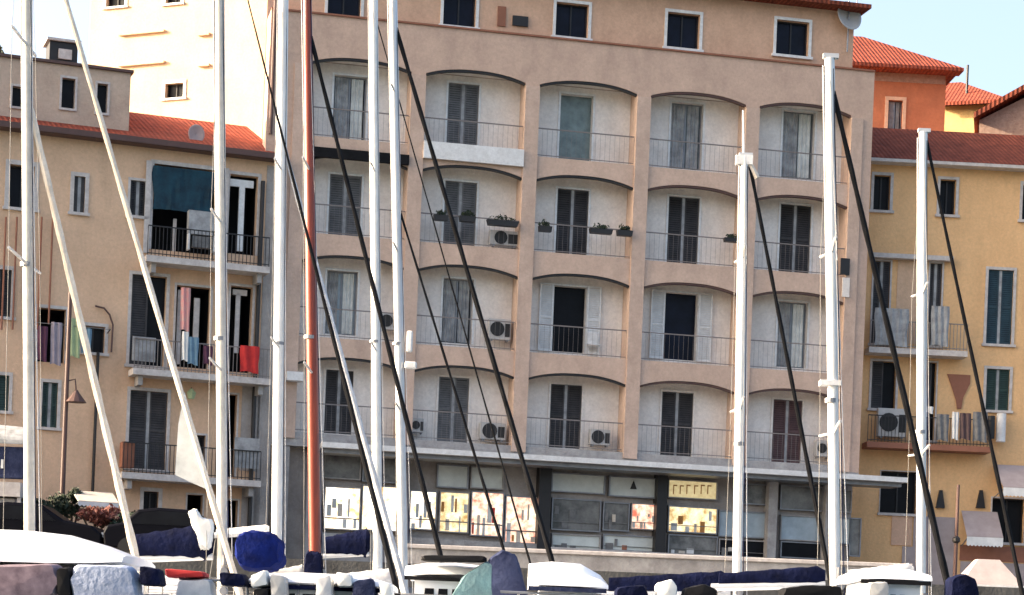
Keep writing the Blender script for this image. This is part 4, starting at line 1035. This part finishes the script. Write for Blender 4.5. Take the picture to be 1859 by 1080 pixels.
G_ = sailboat('sailboat with a short white mast with an aerial on top in the middle right', 34, (1352,285),(1338,1080),0.14,'mast',
   [((1375,370),(1497,1000),0.026,0.04,'blacksail')], (1105,1062,'navy',0.2), stern=4.3, spread=(0.5,0.8))
H_ = sailboat('sailboat with the tall bright white mast at right and a navy covered boom', 30, (1506,106),(1516,1050),0.15,'mast',
   [((1530,240),(1725,1080),0.032,0.05,'blacksail')], (1305,1052,'navy',0.15), stern=4.8, spread=(0.38,0.68))
I_ = sailboat('sailboat with the rightmost white mast in front of the yellow house', 38, (1676,240),(1672,1060),0.165,'mast',
   [((1715,410),(1850,1050),0.026,0.042,'blacksail')], (1540,1044,'greysail',0.16), hood='navy', stern=4.8, spread=(0.4,0.7))
# aerial on the short mast
r_ = at_depth(1350,285,34); fx = G_.location.x
MB().tube([(r_.x-fx,0,r_.z),(at_depth(1349,200,34).x-fx,0,at_depth(1349,200,34).z)],[0.02,0.012],6).build('aerial', M['mast'], G_)
MB().box(r_.x-fx-0.12,r_.x-fx+0.14,-0.06,0.06,r_.z-0.12,r_.z+0.02).build('masthead_fitting', M['white'], G_)
MB().tube([(r_.x-fx+0.1,0,r_.z-0.1),(r_.x-fx+0.22,0,r_.z-0.32)],[0.04,0.05],8).build('masthead_light', M['creamsail'], G_)
for bt, px, d in ((H_,(1510,100,1500,690),30),(F_,(738,602,750,640),46),(F_,(735,658,757,670),46)):
    if bt is H_:
        p = at_depth(1512,694,30); MB().box(p.x-bt.location.x-0.18,p.x-bt.location.x+0.1,-0.1,0.1,p.z-0.05,p.z+0.02).build('steaming_light', M['white'], bt)
    else:
        a=at_depth(px[0],px[3],d); b_=at_depth(px[2],px[1],d); MB().box(a.x-bt.location.x,b_.x-bt.location.x,-0.14,-0.0,a.z,b_.z).build('radar_reflector', M['white'], bt, bevel=0.03)
# small triangular sail hanging on the left boat's outer stay
tri = [at_depth(335,712,30), at_depth(384,892,30), at_depth(345,875,30), at_depth(318,862,30), at_depth(324,770,30)]
ax = A.location.x
m_ = MB(); m_.prism([(p.x-ax, p.z) for p in tri], -0.012, 0.012); m_.build('small_sail', M['curtainw'], A)
# crumpled white sail bundle
p = at_depth(365, 995, 33.0)
t = thing('folded_sail', 'crumpled white sail hung up beside the cream mast of the navy boom boat', 'sail', (p.x, 33.0, p.z))
o_ = [(lambda q: (q.x, q.z))(at_depth(x, y, 33.0)-p) for x, y in ((343,930),(356,924),(366,940),(386,944),(387,965),(381,996),(364,997),(360,975),(350,955))]
bundle('cloth', o_, 0.16, 'whitec', t, 5, rough=0.07)

# motorboats in the foreground
def motorboat(label, d, x0, x1, roof, roofm='gel', side=None, beam=2.6, cabm='gel', edge=None, winm='glass', post=True):
    """x0,x1 hull ends (photo px at its depth); roof = outline points of the roof"""
    X0, X1 = at_depth(x0,1100,d).x, at_depth(x1,1100,d).x; cx=(X0+X1)/2
    t = thing('motorboat', label, 'motorboat', (cx, d, 0), 0, 'motorboats moored in the foreground')
    hull_mb(X0-cx, X1-cx, beam, 0.95).build('hull', M['gel'], t, smooth=True)
    pts = [at_depth(x,y,d) for x,y in roof]
    xs = [p.x-cx for p in pts]; zt=[p.z for p in pts]
    rx0, rx1 = min(xs), max(xs); zmin=min(zt)
    w_ = beam*0.42
    # lofted roof: cambered across the beam
    n=len(roof)//2; top=[(p.x-cx,p.z) for p in pts[:n]]; bot=[(p.x-cx,p.z) for p in pts[n:]][::-1]
    rg=[]
    for (ax_,az),(bx_,bz) in zip(top,bot):
        hh = az-bz
        rg.append([(ax_,-w_,bz),(ax_,-w_*0.96,bz+hh*0.55),(ax_,-w_*0.75,bz+hh*0.9),(ax_,0,az),(ax_,w_*0.75,bz+hh*0.9),(ax_,w_*0.96,bz+hh*0.55),(ax_,w_,bz)])
    MB().loft(rg).build('roof', M[roofm], t, smooth=True)
    if edge: MB().box(rx0,rx1-0.02,-w_-0.02,-w_+0.01,zmin-0.05,zmin-0.003).build('roof_edge', M[edge], t)
    zc_ = zmin-0.006
    MB().box(rx0+0.12, rx1-0.12, -w_*0.92, w_*0.92, 0.9, zc_).build('cabin', M[cabm], t)
    hz = (zc_-1.3)
    nW = 3; wl_ = (rx1-rx0-0.5)/nW
    for k in range(nW):
        x = rx0+0.22+wl_*k
        MB().prism([(x,1.3+hz*0.25),(x+wl_*0.88,1.3+hz*0.25),(x+wl_*0.84,1.3+hz*0.8),(x+0.03,1.3+hz*0.8)], -w_*0.92-0.012, -w_*0.92-0.002).build('cabin_window', M[winm], t)
    if side:
        for (px, m_, nm) in side:
            o_ = [(q.x-cx, q.z) for q in (at_depth(x_, y_, d) for x_, y_ in px)]
            b__ = bundle(nm, o_, 0.22, m_, t, seed=int(px[0][0]), rough=0.035); b__.location.y = -w_-0.1
    for k in range(3):
        x = X0-cx+0.5+0.55*k
        MB().tube([(x,-w_,0.95),(x,-w_,1.75)],0.014,6).build('rail_post', M['metal'], t)
    MB().tube([(X0-cx+0.3,-w_,1.75),(X0-cx+2.0,-w_,1.75)],0.014,6).build('side_rail', M['metal'], t)
    for x_, y_ in ((x0*0.6+x1*0.4, -0.4), (x0*0.75+x1*0.25, 0.3)):
        q = at_depth(x_, 1088, d).x-cx
        MB().tube([(q,y_,0.95),(q,y_,1.5),(q,y_,1.62)],[0.05,0.035,0.06],10).build('winch', M['metal'], t)
    MB().tube([(X1-cx-0.3,0,1.2),(X1-cx-0.9,-0.6,1.55),(X1-cx-1.8,-1.0,1.5)],0.015,6).build('bow_rail', M['wire'], t)
    return t
motorboat('white motorboat with a long white roof and pink and pale blue side canvas, bottom left', 24, -420, 470,
   [(-260,955),(0,962),(60,964),(130,972),(200,992),(254,1014), (254,1028),(200,1030),(130,1030),(60,1028),(0,1026),(-260,1020)], edge='navy',
   side=[([(20,1036),(150,1032),(160,1062),(150,1090),(60,1095),(15,1085)],'pinkc','side_canvas'),([(290,1036),(326,1042),(330,1072),(292,1070)],'navy','deck_cover'),([(150,1040),(172,1038),(176,1092),(150,1090)],'blacksail','side_canvas'),([(180,1034),(276,1036),(288,1060),(290,1100),(176,1100),(170,1060)],'bluegrey','side_canvas')])
motorboat('low white motorboat cabin under the red wooden mast at the bottom', 25, 300, 790,
   [(470,1052),(500,1044),(560,1042),(640,1046),(690,1054),(715,1062),(715,1072),(690,1070),(640,1066),(560,1064),(500,1064),(470,1064)], edge='navy', beam=2.4,
   side=[([(330,1040),(400,1046),(402,1056),(332,1056)],'red','deck_cover'),([(352,1060),(410,1058),(420,1100),(348,1100)],'greysail','deck_cover'),([(424,1046),(470,1050),(472,1072),(426,1070)],'navy','deck_cover'),([(592,1056),(618,1050),(622,1100),(590,1100)],'greysail','side_canvas'),([(626,1046),(652,1050),(656,1072),(628,1072)],'whitec','dinghy_cover'),([(655,1062),(690,1056),(696,1100),(652,1100)],'slate','side_canvas'),([(478,1052),(506,1042),(510,1070),(480,1074)],'whitec','deck_cover'),([(512,1048),(540,1054),(542,1100),(514,1100)],'curtain','deck_cover'),([(484,1076),(510,1074),(512,1100),(482,1100)],'blacksail','deck_cover'),([(700,1062),(722,1066),(726,1100),(702,1100)],'whitec','deck_cover')])
motorboat('white motorboat cabin with black edged roof beside the teal and slate canvas, bottom centre', 27.5, 690, 1010,
   [(742,1030),(780,1024),(830,1024),(886,1030),(886,1050),(830,1048),(780,1048),(742,1050)], edge='blacksail', beam=2.3,
   side=[([(822,1090),(846,1050),(885,1026),(905,1028),(905,1100),(822,1100)],'teal','side_canvas'),([(884,1100),(888,1022),(912,1006),(938,1016),(960,1100)],'slate','side_canvas'),([(772,1016),(884,1017),(884,1028),(772,1026)],'blacksail','rolled_canvas')])
motorboat('white motorboat with a bright wedge shaped wheelhouse roof, bottom centre right', 25, 860, 1290,
   [(960,1024),(1000,1020),(1050,1024),(1085,1046),(1098,1064),(1098,1074),(1085,1072),(1050,1070),(1000,1068),(960,1066)], edge='slate', beam=2.3,
   side=[([(1178,1066),(1206,1058),(1216,1072),(1212,1100),(1180,1100)],'whitec','deck_cover'),([(1110,1072),(1160,1068),(1170,1100),(1104,1100)],'navy','deck_cover'),([(1226,1074),(1262,1066),(1284,1076),(1288,1100),(1222,1100)],'blacksail','deck_cover')])
motorboat('white motorboat with a small pale roof in front of the rightmost mast', 26, 1380, 1820,
   [(1540,1040),(1580,1034),(1630,1036),(1665,1046),(1665,1060),(1630,1058),(1580,1056),(1540,1056)], edge='blacksail', beam=2.3,
   side=[([(1396,1074),(1440,1068),(1500,1070),(1512,1100),(1392,1100)],'blacksail','deck_cover'),([(1688,1056),(1712,1048),(1734,1058),(1740,1100),(1684,1100)],'navy','deck_cover'),([(1546,1064),(1580,1062),(1584,1100),(1544,1100)],'curtain','deck_cover')])
# cafe parasol at lower right
p = at_depth(1795, 1075, 61.5); pt = at_depth(1795, 1015, 61.5)
t = thing('parasol', 'wide pale pink square parasol with a white rim at the lower right', 'parasol', (p.x, 61.9, QZ))
hw = (at_depth(1852,1070,61.9).x-at_depth(1740,1070,61.9).x)/2; zt_=max(pt.z-QZ, 0.9); ze_=zt_-0.75
zt_ += 0.0
MB().tube([(0,0,0),(0,0,zt_)],0.03,8).build('pole', M['white'], t)
MB().add([(-hw,-hw,ze_),(hw,-hw,ze_),(hw,hw,ze_),(-hw,hw,ze_),(-.35*hw,-.3*hw,zt_),(.35*hw,-.3*hw,zt_),(.35*hw,.3*hw,zt_),(-.35*hw,.3*hw,zt_)],[(0,1,5,4),(1,2,6,5),(2,3,7,6),(3,0,4,7),(4,5,6,7),(3,2,1,0)]).build('canopy', M['pinkaw'], t)
MB().box(-hw,hw,-hw-0.03,-hw-0.002,ze_-0.08,ze_+0.02).build('rim', M['white'], t)
